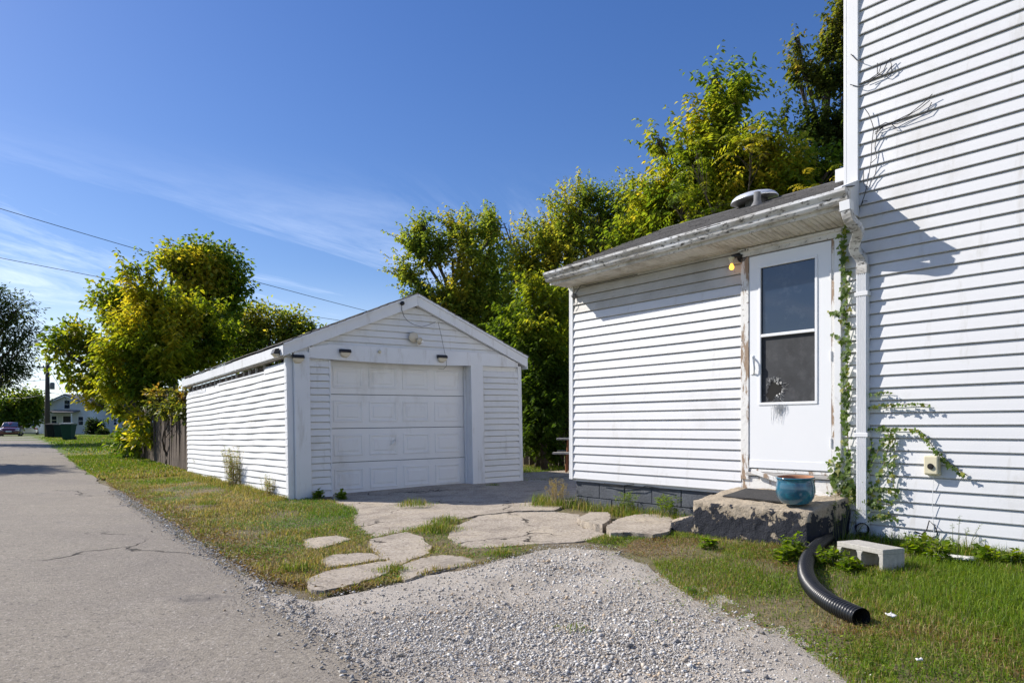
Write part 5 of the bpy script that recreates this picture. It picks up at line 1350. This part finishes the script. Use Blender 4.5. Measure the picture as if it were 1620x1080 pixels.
blades('verge_grass', 'patchy green and straw grass on the verge beside the garage', x, y, h, wd, grass_tint(rg,x,y,.58+.35*near_slabs(x,y)+(vn2(x,y,.9,6.)-.5)*1.4-.25*smooth((vv-2.2)/.8)), rg, .0, 1.0)
# 4 joints between the slabs
poly = poly_px(Z7([(60,290),(320,200),(430,280),(640,190),(790,200),(830,215),(740,270),(780,330),(1010,330),(1120,330),(1000,400),(760,460),(560,490),(330,560),(150,565),(20,480)]))
x, y = scatter(poly, 80000, rg); k = off_slabs(x+rg.normal(0,.02,len(x)), y+rg.normal(0,.02,len(x))) & (rg.random(len(x)) < .05+.62*smooth((vn2(x,y,2.,9.)-.3)*3)) & ~inside(x, y, [p for p in ragged(GRAVEL,.2,0)]); x, y = x[k], y[k]
h = rg.uniform(.012,.042,len(x))*(.4+1.2*vn2(x,y,2.5,1.)); blades('joint_grass', 'grass tufts growing in the joints of the broken driveway', x, y, h, rg.uniform(.0025,.005,len(x)), grass_tint(rg,x,y,.66+(vn2(x,y,1.7,6.)-.5)*1.0), rg, -.004, 1.0)
# clover and other tiny broad leaves
def clover(name, label, x, y, hmax, size, tint, rng):
    n = len(x); pos = np.stack([x, y, g(x,y)+rng.uniform(.004,1,n)*hmax],1); a = rng.uniform(0,2*math.pi,n)
    ax = np.stack([np.cos(a),np.sin(a),rng.normal(0,.25,n)],1); nr = np.stack([rng.normal(0,.35,n),rng.normal(0,.35,n),np.ones(n)],1)
    sz = rng.uniform(.6,1.3,n)*size
    V, T, C = leaf_batch(pos, ax, nr, sz, sz*.8, tint, .1)
    return tag(link(name, fast_mesh(name, V, T, M['grass'], C)), label, kind='stuff')
uu = 3.0+rg.random(90000)**1.5*11; vv = rg.uniform(1.5,3.5,len(uu)); x, y = uv2xy(uu, vv); x = np.asarray(x); y = np.asarray(y)
pn = vn2(x,y,1.1,12.); k = off_slabs(x,y) & garage_ok(x,y) & ~inside(x,y,GRAVEL) & (pn > .50) & (vv > 1.6+np.clip(5.6-uu,0,3)*.42) & (rg.random(len(x)) < smooth((pn-.48)*5)*.9*(1-1.1*near_slabs(x,y))); x, y = x[k], y[k]
w_ = (x-GC.x)*GD.x+(y-GC.y)*GD.y; b_2 = (x-GC.x)*GB.x+(y-GC.y)*GB.y; k = ~((w_ > .55) & (b_2 > -1.6)); x, y = x[k], y[k]
clover('clover', 'bright green clover patches on the verge beside the alley', x, y, .035, .017, np.array([(.10,.24,.012),(.14,.28,.02),(.075,.17,.012)])[rg.integers(0,3,len(x))]*rg.uniform(.8,1.2,(len(x),1)), rg)
poly = poly_px([(925,858),(1060,838),(1180,850),(1285,858),(1400,905),(1620,930),(1700,1100),(1440,1250),(1330,1075),(1240,1005),(1080,938),(1030,885)])
x, y = scatter(poly, 90000, rg); pn = vn2(x,y,1.7,15.); k = house_ok(x,y) & ~inside(x,y,STOOP_POLY) & (rg.random(len(x)) < .08+.75*smooth((pn-.42)*4)); x, y = x[k], y[k]
dr_ = (vn2(x,y,2.1,6.) > .56)
clover('ground_weeds', 'tiny creeping weeds mixed into the grass before the stoop', x, y, .028, .013, np.where(dr_[:,None], DRY[rg.integers(0,4,len(x))]*np.array([.62,.46,.40]), GREENS[rg.integers(0,4,len(x))])*rg.uniform(.75,1.2,(len(x),1)), rg)
x, y = scatter(GRAVEL, 60000, rg); e_ = edge_dist(x, y, GRAVEL); pn = vn2(x,y,2.3,31.)
k = (x > .6) & (rg.random(len(x)) < np.exp(-e_/.16)*smooth((pn-.36)*5)*.8); x, y = x[k], y[k]
clover('gravel_margin_weeds', 'low brown and green weeds creeping into the gravel margin', x, y, .03, .013, np.where((rg.random(len(x)) < .5)[:,None], DRY[rg.integers(0,4,len(x))]*np.array([.6,.45,.38]), GREENS[rg.integers(0,4,len(x))])*rg.uniform(.75,1.2,(len(x),1)), rg)
# straw and brown litter along the edges
uu = 3.0+rg.random(22000)**1.4*13; vv = 1.42+np.abs(rg.normal(0,.22,len(uu)))+np.clip(5.2-uu,0,3)*.42; x, y = uv2xy(uu, vv); x = np.asarray(x); y = np.asarray(y)
k = off_slabs(x,y) & garage_ok(x,y) & ~inside(x,y,GRAVEL); x, y = x[k], y[k]
clover('straw_litter', 'brown straw litter along the edge of the alley', x, y, .022, .022, DRY[rg.integers(0,4,len(x))]*np.array([.8,.68,.6])*rg.uniform(.6,1.1,(len(x),1)), rg)
# 5 fringe along the foundations
a_ = rg.uniform(-.45, 2.15, 9000); o_ = np.abs(rg.normal(0,.14,len(a_)))+.03
p = np.array(HC)[None,:2]+np.outer(a_,np.array(HD)[:2])+np.outer(o_,np.array(HN)[:2]); k = rg.random(len(a_)) < .2+smooth((vn2(p[:,0],p[:,1],2.4,3.)-.3)*3); p = p[k]
blades('foundation_grass', 'wild grass along the dark foundation of the addition', p[:,0], p[:,1], rg.uniform(.05,.17,len(p))*(.5+vn2(p[:,0],p[:,1],3.,2.)), rg.uniform(.003,.006,len(p)), grass_tint(rg,p[:,0],p[:,1],.35), rg, .0, .6)
a_ = rg.uniform(3.4, 6.5, 6500); o_ = np.abs(rg.normal(0,.13,len(a_)))+.03
p = np.array(HC)[None,:2]+np.outer(a_,np.array(HD)[:2])+np.outer(o_,np.array(HN)[:2])
blades('wall_foot_grass', 'long grass along the foot of the main wall', p[:,0], p[:,1], rg.uniform(.04,.15,len(p))*(.5+vn2(p[:,0],p[:,1],3.,2.)), rg.uniform(.003,.006,len(p)), grass_tint(rg,p[:,0],p[:,1],.15), rg, .0, .6)
b_3 = rg.uniform(-.05, 7.0, 9000); w2 = -np.abs(rg.normal(0,.12,len(b_3)))-.02
p = np.array(GC)[None,:2]+np.outer(w2,np.array(GD)[:2])+np.outer(b_3,np.array(GB)[:2])
blades('garage_foot_grass', 'straw-coloured grass along the alley side of the garage', p[:,0], p[:,1], rg.uniform(.04,.13,len(p))*(.4+1.1*vn2(p[:,0],p[:,1],1.5,2.)), rg.uniform(.004,.007,len(p)), grass_tint(rg,p[:,0],p[:,1],.62), rg, .0, .6)
# 6 far lawn along the alley and back yard
uu = 17+(rg.random(70000)**1.4)*60; vv = rg.uniform(1.4, 3.3, len(uu))+np.where(uu > 30, rg.random(len(uu))**1.3*14, 0)
x, y = uv2xy(uu, vv); x = np.asarray(x); y = np.asarray(y); dist = np.hypot(x,y)
dirt = np.exp(-((uu-31.5)/1.6)**2)
near_u = 1-smooth((uu-16+2*(vn2(x,y,.8,9.)-.5))/9); k = rg.random(len(x)) > np.maximum(dirt*.85, .55*near_u*smooth((vn2(x,y,1.1,19.)-.3)*3)); x, y, dist, dirt, near_u = x[k], y[k], dist[k], dirt[k], near_u[k]
blades('far_lawn_grass', 'bright green lawn beyond the wooden fence', x, y, rg.uniform(.05,.10,len(x)), dist*.0011, grass_tint(rg,x,y,.12+dirt*.6+.5*near_u+(vn2(x,y,.4,6.)-.5)*.6), rg, .0, .7)
x = rg.uniform(-1.0, 4.5, 16000); y = rg.uniform(12.5, 18.2, len(x)); k = garage_ok(x,y) & house_ok(x,y); x, y = x[k], y[k]
blades('yard_grass', 'shaded grass in the yard by the picnic table', x, y, rg.uniform(.03,.08,len(x)), np.full(len(x),.010), grass_tint(rg,x,y,.3+(vn2(x,y,.8,6.)-.5)*1.0), rg, .0, .7)

# ------------------------------------------------------------------ single weeds
def weed(name, label, base, h, n_stem, kind='leafy', spread=.5, seed=1, dry=False, leaf=.05, group=None):
    rr = random.Random(seed); rng = np.random.default_rng(seed); root = empty(name, base, rr.uniform(0,6), label, 'weed', group); st_ = MB(); pos = []; ax = []; sz = []
    for i in range(n_stem):
        a = rr.uniform(0,2*math.pi); l = rr.uniform(.5,1.05)*h; sp_ = rr.uniform(.1,1)*spread*l
        p0 = Vector((math.cos(a)*.02*rr.random()*n_stem**.5, math.sin(a)*.02*rr.random()*n_stem**.5, -.01)); p2 = Vector((math.cos(a)*sp_, math.sin(a)*sp_, l*math.cos(min(1.3,sp_/l))+.01)); p1 = p0.lerp(p2,.5)+Vector((0,0,.12*l))
        st_.tube([p0,p1,p2], [.0028,.0022,.001] if kind != 'tall' else [.0035,.0026,.0012], 4, False)
        m = {'leafy': 7, 'tall': 34, 'seed': 16}[kind]
        for q in range(m):
            t = rr.uniform(.15,1) if kind != 'seed' else rr.uniform(.72,1.0)
            p = (p0.lerp(p1,t*2) if t < .5 else p1.lerp(p2,t*2-1)); d = Vector((rr.gauss(0,1),rr.gauss(0,1),rr.uniform(-.2,.8))).normalized()
            pos.append(p); ax.append(d); sz.append(rr.uniform(.6,1.2)*leaf)
    st_.build('stem', M['drystem'] if dry else M['stem'], root)
    pos, ax, sz = np.array(pos), np.array(ax), np.array(sz); n = len(pos)
    tint = (DRY[rng.integers(0,4,n)] if dry else GREENS[rng.integers(0,3,n)])*rng.uniform(.7,1.25,(n,1))
    if kind == 'tall': tint = np.where(rng.random((n,1)) < .5, GREENS[rng.integers(0,3,n)]*np.array([1.3,1.1,1.6]), DRY[rng.integers(0,4,n)])
    wdt = {'leafy': .72, 'tall': .16, 'seed': .22}[kind]
    V, T, C = leaf_batch(pos, ax, unit(rng,n)*.5+np.array([0,0,1.0]), sz, sz*wdt, tint, .12)
    link('leaves', fast_mesh('leaves', V, T, M['leaf'], C), root); return root
weed('tall_weed', 'tall wispy straw-coloured weed against the garage side wall', G(372,772), .74, 64, 'tall', .42, 5, True, .05)
weed('tall_weed', 'shorter dry weed near the garage corner trim', G(425,786), .34, 22, 'tall', .5, 6, True, .04)
weed('tall_weed', 'low dry weed by the garage end next to the fence', G(318,752), .40, 26, 'tall', .5, 7, True, .05)
weed('seeding_grass', 'pale seeding grass clump at the addition corner', hw(-.10,.16,.10), .36, 46, 'seed', .62, 8, True, .028)
weed('seeding_grass', 'green seeding grass under the middle of the addition wall', hw(1.05,.14,.11), .26, 34, 'seed', .7, 9, False, .035)
weed('seeding_grass', 'seeding grass beside the lower step of the stoop', hw(1.62,.16,.11), .28, 34, 'seed', .7, 10, False, .04)
for i_, (px, py, hh, n_, lab) in enumerate(((1258,884,.20,26,'bright broad-leaved weed at the front corner of the stoop'),(1236,890,.12,16,'small broad-leaved weed left of the stoop corner'),(1118,868,.11,12,'low green weed at the foot of the stoop front'),
        (1312,896,.15,22,'leafy weed between the drain pipe and the concrete block'),(1345,905,.12,18,'leafy weed under the concrete block'),(1452,880,.18,24,'leafy weed behind the concrete block'),(1482,892,.19,26,'dense leafy weed near the white scraps'),(1560,893,.13,18,'leafy weed under the right end of the main wall'),(1605,898,.13,16,'leafy weed at the frame edge below the main wall'),
        (506,789,.13,22,'dark leafy weed at the foot of the garage pilaster'),(540,790,.11,18,'low leafy weed at the left foot of the garage door'),(1355,835,.3,12,'arching leafy weed behind the downspout'))):
    weed('leafy_weed', lab, G(px,py), hh, n_, 'leafy', .75, 20+i_, False, .055 if i_ < 9 else .06, 'broad-leaved weeds')
def tuft(label, c, h, n, seed):
    rng = np.random.default_rng(seed); r = .04+.9*h
    x = c.x+rng.normal(0,r*.75,n); y = c.y+rng.normal(0,r*.55,n)
    root = empty('grass_tuft', c, 0, label, 'weed', 'grass tufts')
    o = blades('leaves', label, x, y, rng.uniform(.35,1,n)*h*np.exp(-((x-c.x)**2+(y-c.y)**2)/(r*r*2.2)), rng.uniform(.003,.006,n), grass_tint(rng,x,y,.3), rng, .02, .8)
    del o['kind']; del o['label']; o.parent = root; o.matrix_parent_inverse = Matrix.Translation(-c); return root
for i_, (px, py, hh, n_, lab) in enumerate(((655,802,.16,70,'grass tuft in the shaded slab joint by the garage door'),(690,842,.15,110,'large grass tuft in the joint beside the right slab'),(705,828,.12,80,'grass tuft at the top of the wide slab joint'),(860,802,.10,50,'small bright tuft at the right edge of the driveway'),(905,802,.2,60,'straggly tuft below the addition corner'),(905,1000,.04,16,'tiny weed alone in the gravel'),(780,770,.07,40,'tuft at the foot of the right garage pilaster'),(470,905,.09,60,'straw tuft at the left end of the long front slab'),(330,800,.11,70,'straw tuft midway along the verge by the alley'),(620,905,.07,50,'tuft in the gap right of the long front slab'),(790,880,.07,70,'ragged tuft where the right slab meets the gravel'),(960,858,.08,70,'ragged tuft below the small tilted slab'))):
    tuft(lab, G(px,py), hh, n_*5, 50+i_)
# arching wild grass stems at the stoop side
weed('wild_grass', 'long arching grass stems beside the downspout foot', G(1330,862), .42, 12, 'seed', .8, 71, False, .03)
weed('wild_grass', 'thin arching grass stems along the main wall near the box', hw(4.35,.12,.11), .34, 12, 'seed', .9, 72, False, .02)

# ------------------------------------------------------------------ ivy on the wall
def ivy(name, label, paths, per_m, size, seed, pal='green'):
    rng = np.random.default_rng(seed); rr = random.Random(seed); root = empty(name, HC, HA, label, 'vine'); st_ = MB(); pos = []; sc_ = []
    for (pts_, w, d_) in paths:
        ps = catmull([Vector(hp(p[0],p[1],.03)) for p in pts_], 6)
        st_.tube(ps, .0032, 5, False)
        for a, b in zip(ps[:-1], ps[1:]):
            L = (b-a).length
            for q in range(int(L*per_m*d_+rr.random())):
                c = a.lerp(b, rr.random())+Vector((rr.gauss(0,w), -abs(rr.gauss(0,.018))-.008, rr.gauss(0,w))); pos.append(c); sc_.append(1.0)
    st_.build('stem', M['vine_stem'], root)
    pos = np.array(pos); n = len(pos)
    ax = np.stack([rng.normal(0,.6,n), rng.normal(-.25,.2,n), -np.abs(rng.normal(.8,.3,n))],1); nr = np.stack([rng.normal(0,.35,n), np.full(n,-1.0), rng.normal(.45,.3,n)],1)
    sz = rng.uniform(.6,1.25,n)*size
    # five-pointed leaf
    a = ax/np.linalg.norm(ax,axis=1)[:,None]; s = np.cross(a,nr); s /= np.linalg.norm(s,axis=1)[:,None]; u = np.cross(s,a)
    shp = [(0,0,0),(.42,-.05,.06),(.50,.42,.10),(.24,.50,.02),(0,1.0,-.10),(-.24,.50,.02),(-.50,.42,.10),(-.42,-.05,.06)]
    V = np.stack([pos+s*(sx*sz)[:,None]+a*(sy*sz)[:,None]+u*(su*sz)[:,None] for sx,sy,su in shp],1).reshape(-1,3); i = np.arange(n)*8
    T = np.stack([np.stack([i,i+k,i+k+1],1) for k in range(1,7)],1).reshape(-1,3)
    cc = np.array([(.11,.18,.035),(.16,.23,.05),(.07,.12,.025),(.26,.27,.06)])[rng.choice(4,n,p=[.4,.3,.2,.1])]*rng.uniform(.8,1.25,(n,1))
    link('leaves', fast_mesh('leaves', V, T, M['leaf'], np.repeat(cc,8,0)), root); return root
ivy('ivy', 'column of ivy climbing beside the door frame up to the gutter', [
    ([(1352,790),(1344,740),(1341,690),(1339,640),(1340,590),(1341,540),(1339,490),(1338,440),(1335,400),(1337,372),(1346,358)], .016, 1.15), ([(1338,545),(1328,532),(1318,526)], .008, .6), ([(1335,496),(1322,493),(1310,494)], .006, .5),
    ([(1330,775),(1322,745),(1330,720)], .03, 1.3), ([(1345,780),(1335,760),(1325,740)], .04, 1.6), ([(1310,795),(1330,780),(1350,770)], .035, 1.3)], 96, .043, 81)
ivy('ivy', 'thin ivy runners spreading over the main wall around the utility box', [
    ([(1374,678),(1400,677),(1430,678),(1452,680),(1466,692),(1480,712),(1498,728),(1515,742),(1530,751)], .008, 1.0), ([(1376,645),(1395,640),(1420,640),(1445,638),(1470,640)], .007, 1.0),
    ([(1376,622),(1395,620),(1412,621)], .005, .7), ([(1372,800),(1384,770),(1398,735),(1406,700),(1404,680)], .018, 1.0), ([(1370,775),(1395,772),(1422,776)], .012, 1.3), ([(1376,820),(1392,815),(1420,816)], .012, 1.4), ([(1368,790),(1390,795),(1412,800)], .03, 1.3),
    ([(1372,740),(1385,720),(1402,690)], .02, .9), ([(1366,765),(1374,735),(1380,700)], .02, 1.2), ([(1362,790),(1376,800),(1390,790)], .035, 1.6), ([(1410,690),(1416,720),(1412,750),(1418,790)], .012, .8)], 80, .033, 82)
# red-brown seed sprigs and scraps
def scrap(label, px, py, w, d, rz, bend=.3, seed=1):
    p = G(px,py); rr = random.Random(seed); vs = []; fs = []; n = 5
    for i in range(n+1):
        for j in range(n+1):
            u, v = i/n-.5, j/n-.5; vs.append((u*w*(1+rr.uniform(-.08,.08)), v*d*(1+rr.uniform(-.15,.15)), .02+bend*d*(u*u*2+.5*v*v)+rr.uniform(-.004,.004)))
    for i in range(n):
        for j in range(n): fs.append((i*(n+1)+j,(i+1)*(n+1)+j,(i+1)*(n+1)+j+1,i*(n+1)+j+1))
    o = MB().add(vs, fs).build('white_scrap', M['white_scrap'], None, smooth_=True); o.location = (p.x,p.y,p.z+.02); o.rotation_euler = (R(12), 0, rz)
    md = o.modifiers.new('s','SOLIDIFY'); md.thickness = .004
    tag(o, label, 'scrap', 'white scraps in the grass')
scrap('crumpled white scrap in the grass past the open pipe end', 1408, 985, .042, .034, .5, .6, 2)
scrap('tiny pale scrap near the lower edge of the lawn', 1453, 1057, .028, .014, .1, .3, 3)
scrap('long white broken siding piece under the main wall', 1505, 888, .30, .09, HA+.1, .15, 4)
scrap('small white piece behind the concrete block', 1437, 868, .10, .06, .3, .3, 5)
scrap('pale sheet wedged behind the concrete block', 1405, 862, .26, .12, HA, .1, 6)

# ================================================================== FAR END OF THE ALLEY
def far_house(name, label, px0, px1, py_base, Y, eave_py, ridge_py, mat, depth=8, feats=None, cat='house', chimney=None, gable=True):
    p0 = P(px0, py_base, Y); p1 = P(px1, py_base, Y); w = p1.x-p0.x; gz_ = min(p0.z, float(g(p0.x,Y)))
    root = empty(name, (p0.x, Y, gz_), 0, label, cat); sc = Y/F
    ze = ZC-(eave_py-HY)*sc-gz_; zr_ = ZC-(ridge_py-HY)*sc-gz_
    if gable:
        MB().prism([(0,-.3),(w,-.3),(w,ze),(w/2,zr_),(0,ze)], 'y', 0, depth).build('wall', mat, root)
        rf_ = MB(); ovh = .35; sl_ = (zr_-ze)/(w/2)
        rf_.prism([(-ovh,ze-ovh*sl_),(w/2,zr_),(w+ovh,ze-ovh*sl_),(w+ovh,ze-ovh*sl_+.18),(w/2,zr_+.18),(-ovh,ze-ovh*sl_+.18)], 'y', -.4, depth+.4); rfo = rf_.build('roof', M['far_roof'], root)
        tr_ = MB(); tr_.prism([(-ovh,ze-ovh*sl_-.14),(w/2,zr_-.14),(w+ovh,ze-ovh*sl_-.14),(w+ovh,ze-ovh*sl_-.01),(w/2,zr_-.01),(-ovh,ze-ovh*sl_-.01)], 'y', -.42, -.36); tr_.build('rake_board', M['trim'], root)
    else:
        MB().box(0,w,0,depth,-.3,ze).build('wall', mat, root)
        rfo = MB().prism([(-.4,ze),(depth/2,zr_),(depth+.4,ze),(depth+.4,ze+.15),(depth/2,zr_+.15),(-.4,ze+.15)], 'x', -.4, w+.4).build('roof', M['far_roof'], root)
    for (kind, fx0, fx1, fy0, fy1) in (feats or []):
        a = P(fx0, fy0, Y); b = P(fx1, fy1, Y); x0, x1 = a.x-p0.x, b.x-p0.x; z1, z0 = a.z-gz_, b.z-gz_
        if kind == 'window':
            fo = MB(); ring(fo, x0-.09, x1+.09, z0-.09, z1+.09, .1, -.06, .0); wf = fo.build('window', M['trim'], root)
            MB().box(x0, x1, -.02, .0, z0, z1).build('pane', M['glass'], wf); MB().box(x0, x1, -.05, -.02, (z0+z1)/2-.03, (z0+z1)/2+.03).build('sash', M['trim'], wf)
        elif kind == 'door':
            fo = MB(); ring(fo, x0-.1, x1+.1, z0-.05, z1+.1, .11, -.06, .0); dd = fo.build('door', M['trim'], root)
            MB().box(x0, x1, -.03, .0, z0, z1).build('door_leaf', M['screen'], dd)
        elif kind == 'garage_door': MB().box(x0, x1, -.03, .0, z0, z1).build('garage_door', M['garage_door'], root)
        elif kind == 'awning':
            MB().prism([(-1.6,z1-.12),(-1.6,z1),(0,z1+.28),(0,z1+.14)], 'x', x0, x1).build('porch_roof', M['far_roof'], root)
            for xx in (x0+.15, x1-.25): MB().box(xx, xx+.1, -1.5, -1.4, 0, z1-.1).build('porch_post', M['trim'], root)
        elif kind == 'chimney': MB().box(x0, x1, 2.5, 3.2, z0, z1).build('chimney', M['brick'], rfo)
    return root
far_house('far_house', 'white gabled house with a small porch at the end of the alley', 69, 142, 688, 88, 641, 625, M['house_white'], 9,
    [('window',102,111,633,646), ('window',82,90,658,671), ('window',124,132,659,672), ('door',100,113,658,686), ('awning',85,127,652,655), ('chimney',112,118,616,634)])
far_house('far_garage', 'low white garage left of the far white house', 31, 67, 688, 96, 662, 655, M['house_white'], 7, [('garage_door',49,66,665,684)], 'garage')
far_house('neighbour_house', 'pale house partly hidden behind the yellow-green tree', 168, 215, 684, 92, 656, 640, M['house_white'], 8, [('window',170,173,662,671), ('window',180,185,662,672)])
far_house('garden_shed', 'small pale blue shed right of the evergreen shrub', 155, 167, 683, 96, 666, 661, M['house_blue'], 3, [('door',157,161,668,683)], 'shed')
far_house('brown_house', 'low brown building behind the small roadside tree', -40, 60, 688, 125, 654, 642, M['house_brown'], 8, [('window',5,12,660,668), ('window',30,37,660,668)], gable=False)

def car(name, label, loc_, rz, paint, group='cars at the end of the alley'):
    root = empty(name, loc_, rz, label, 'car', group)     # front faces -y
    side = [(-2.25,.32),(-2.30,.52),(-2.22,.70),(-1.30,.86),(-1.15,.90),(1.45,.93),(2.15,.92),(2.28,.80),(2.30,.45),(2.22,.30)]
    def loft(secs, nm, mat, par=root, sm=True):
        m = len(secs[0]); vs = [v for s_ in secs for v in s_]; fs = [(i*m+k, i*m+k+1, (i+1)*m+k+1, (i+1)*m+k) for i in range(len(secs)-1) for k in range(m-1)]
        fs += [tuple(range(m))[::-1], tuple(range((len(secs)-1)*m, len(secs)*m))]
        return MB().add(vs, fs).build(nm, mat, par, smooth_=sm)
    secs = []
    for (y, zt, wd) in ((-2.28,.62,.70),(-2.20,.74,.80),(-1.9,.80,.86),(-1.2,.90,.89),(-.4,.94,.90),(.6,.95,.90),(1.5,.97,.89),(2.05,.96,.86),(2.24,.88,.80),(2.28,.62,.74)):
        secs.append([(-wd*.95,y,.24),(-wd,y,.45),(-wd,y,zt-.16),(-wd*.93,y,zt-.03),(-wd*.5,y,zt+.02),(0,y,zt+.03),(wd*.5,y,zt+.02),(wd*.93,y,zt-.03),(wd,y,zt-.16),(wd,y,.45),(wd*.95,y,.24)])
    body = loft(secs, 'body', paint)
    roof = [[(-.62,y,.92),(-w_,y,z_),(0,y,z_+.04),(w_,y,z_),(.62,y,.92)] for (y,z_,w_) in ((-1.05,.95,.70),(-.35,1.36,.58),(.2,1.42,.57),(.8,1.40,.57),(1.55,.98,.68))]
    loft(roof, 'roof', paint)
    MB().add([(-.66,-1.06,.965),(.66,-1.06,.965),(.54,-.36,1.355),(-.54,-.36,1.355)], [(0,1,2,3)]).build('windscreen', M['glass'], root).location = (0,-.02,.012)
    MB().add([(-.64,1.56,.995),(.64,1.56,.995),(.54,.82,1.40),(-.54,.82,1.40)], [(0,3,2,1)]).build('rear_window', M['glass'], root).location = (0,.02,.012)
    for sx in (-1, 1):
        MB().add([(sx*.72,-.95,.96),(sx*.60,-.33,1.33),(sx*.585,.78,1.36),(sx*.70,1.42,.99)], [(0,1,2,3)]).build('side_window', M['glass'], root)
        MB().box(min(sx*.5,sx*.82), max(sx*.5,sx*.82), -2.27, -2.14, .58, .70).build('headlight', M['headlamp'], root, bevel=.02)
        MB().box(min(sx*.52,sx*.84), max(sx*.52,sx*.84), 2.16, 2.275, .66, .84).build('tail_light', M['tail'], root, bevel=.02)
        MB().box(min(sx*.88,sx*1.03), max(sx*.88,sx*1.03), -.85, -.7, .93, 1.05).build('wing_mirror', paint, root, bevel=.02)
        for y in (-1.42, 1.38):
            wh = MB().lathe([(.18,-.10),(.30,-.10),(.32,-.07),(.32,.07),(.30,.10),(.18,.10)], (sx*.80,y,.32), 20, 'x').build('wheel', M['tyre'], root)
            MB().lathe([(.0,-.09),(.2,-.09),(.2,.09),(.0,.09)], (sx*.81,y,.32), 16, 'x').build('rim', M['rim'], wh)
    MB().box(-.42,.42,-2.30,-2.2,.40,.52).build('grille', M['black'], root, bevel=.02)
    MB().box(-.24,.24,-2.315,-2.30,.44,.56).build('number_plate', M['plate'], root)
    MB().box(-.24,.24,2.28,2.295,.62,.76).build('number_plate', M['plate'], root)
    MB().box(-.84,.84,-2.20,2.2,.16,.26).build('underbody', M['black'], root)
    return root
rc = P(17, 691, 72); car('parked_car', 'maroon sedan facing us at the end of the alley', (rc.x, 72, float(g(rc.x,72))), R(31), M['car_red'])
wc = P(47, 685, 90); car('parked_car', 'white sedan parked in front of the far low garage', (wc.x, 90, float(g(wc.x,90))), R(212), M['car_white'])

def bin_(label, px, Y, mat, lid, rz=0, s=1.0):
    p = ground_at(px, Y); root = empty('wheelie_bin', p, rz, label, 'bin', 'wheelie bins on the verge'); root.scale = (s,s,s)
    MB().add([(-.24,-.26,.06),(.24,-.26,.06),(.24,.24,.06),(-.24,.24,.06),(-.33,-.38,1.0),(.33,-.38,1.0),(.33,.36,1.0),(-.33,.36,1.0)], [(0,3,2,1),(4,5,6,7),(0,1,5,4),(1,2,6,5),(2,3,7,6),(3,0,4,7)]).build('tub', mat, root, bevel=.03)
    MB().box(-.35,.35,-.40,.38,.95,1.0).build('rim', mat, root, bevel=.015)
    MB().prism([(-.41,1.0),(.42,1.0),(.42,1.07),(.1,1.12),(-.36,1.08)], 'x', -.35, .35).build('lid', lid, root, bevel=.02)
    MB().tube([(-.28,.44,.97),(.28,.44,.97)], .02, 8).build('handle', mat, root)
    for sx in (-1,1): MB().lathe([(.0,-.03),(.12,-.03),(.12,.03),(.0,.03)], (sx*.27,.28,.12), 14, 'x').build('wheel', M['tyre'], root)
    return root
bin_('green wheelie bin with a grey lid, nearest of the three', 108.5, 47, M['bin_green'], M['bin_lid'], .1, 1.05)
bin_('dark green wheelie bin standing between the other two', 96, 57, M['bin_dark2'], M['bin_dark2'], 0, 1.05)
bin_('black wheelie bin beside the utility pole', 84, 59, M['bin_dark'], M['bin_dark'], -.1, 1.1)

def pole(label, px, Y, top_py, r, tr_py=None, arm=True, side=1):
    b = ground_at(px, Y); t = P(px, top_py, Y).z; root = empty('utility_pole', b, 0, label, 'utility pole', 'utility poles'); H = t-b.z
    MB().tube([(0,0,-.3),(0,0,H*.5),(0,0,H)], [r*1.15,r,r*.8], 10).build('post', M['pole'], root, smooth_=True)
    if arm:
        MB().box(-.9,.25,-.06,.06,H-.45,H-.33).build('cross_arm', M['pole'], root)
        for x in (-.8,-.35,.15): MB().lathe([(.05,0),(.06,.05),(.035,.12),(.0,.15)], (x,0,H-.33), 8).build('insulator', M['leadpipe'], root)
    if tr_py:
        z = P(px, tr_py, Y).z-b.z
        MB().lathe([(.0,-.32),(.16,-.31),(.18,-.28),(.18,.22),(.14,.28),(.0,.30)], (side*(r+.24),0,z), 14).build('transformer', M['leadpipe'], root, smooth_=True)
        MB().box(min(0,side*(r+.2)), max(0,side*(r+.2)), -.04, .04, z-.05, z+.05).build('bracket', M['leadpipe'], root)
    return root
pole('tall dark utility pole with a transformer beside the black bin', 75, 62, 574, .19, 610)
pole('thin utility pole with a transformer right of the far house', 137, 120, 612, .17, 627, False, -1)
def wire(label, pts_, r=.012, grp='overhead wires'):
    a = Vector(pts_[0]); o = MB().tube([Vector(p)-a for p in catmull([Vector(p) for p in pts_], 8)], r, 5, False).build('overhead_wire', M['cable'], None); o.location = a
    tag(o, label, 'wire', grp); return o
wire('upper overhead wire crossing the sky above the garage', [P(-320,232,24), P(0,330,28), P(265,408,32), P(440,455,35), P(585,493,38), P(780,540,42)], .013)
wire('lower overhead wire crossing the sky behind the maple', [P(-320,345,26), P(0,408,30), P(155,438,33), P(385,484,37), P(545,508,40), P(740,540,44)], .012)
wire('wire from the utility pole down to the far white house', [P(78,584,62), P(92,608,70), P(109,640,87.9)], .02)
wire('wire from the pole top to the far thin pole', [P(76,578,62), P(105,604,92), P(137,615,120)], .02)
wire('low wire crossing the alley at the utility pole', [P(-60,632,70), P(40,629,66), P(75,622,62), P(100,625,75), P(160,640,100)], .018)
wire('second low wire left of the utility pole', [P(-60,604,60), P(30,604,61), P(75,600,62)], .018)
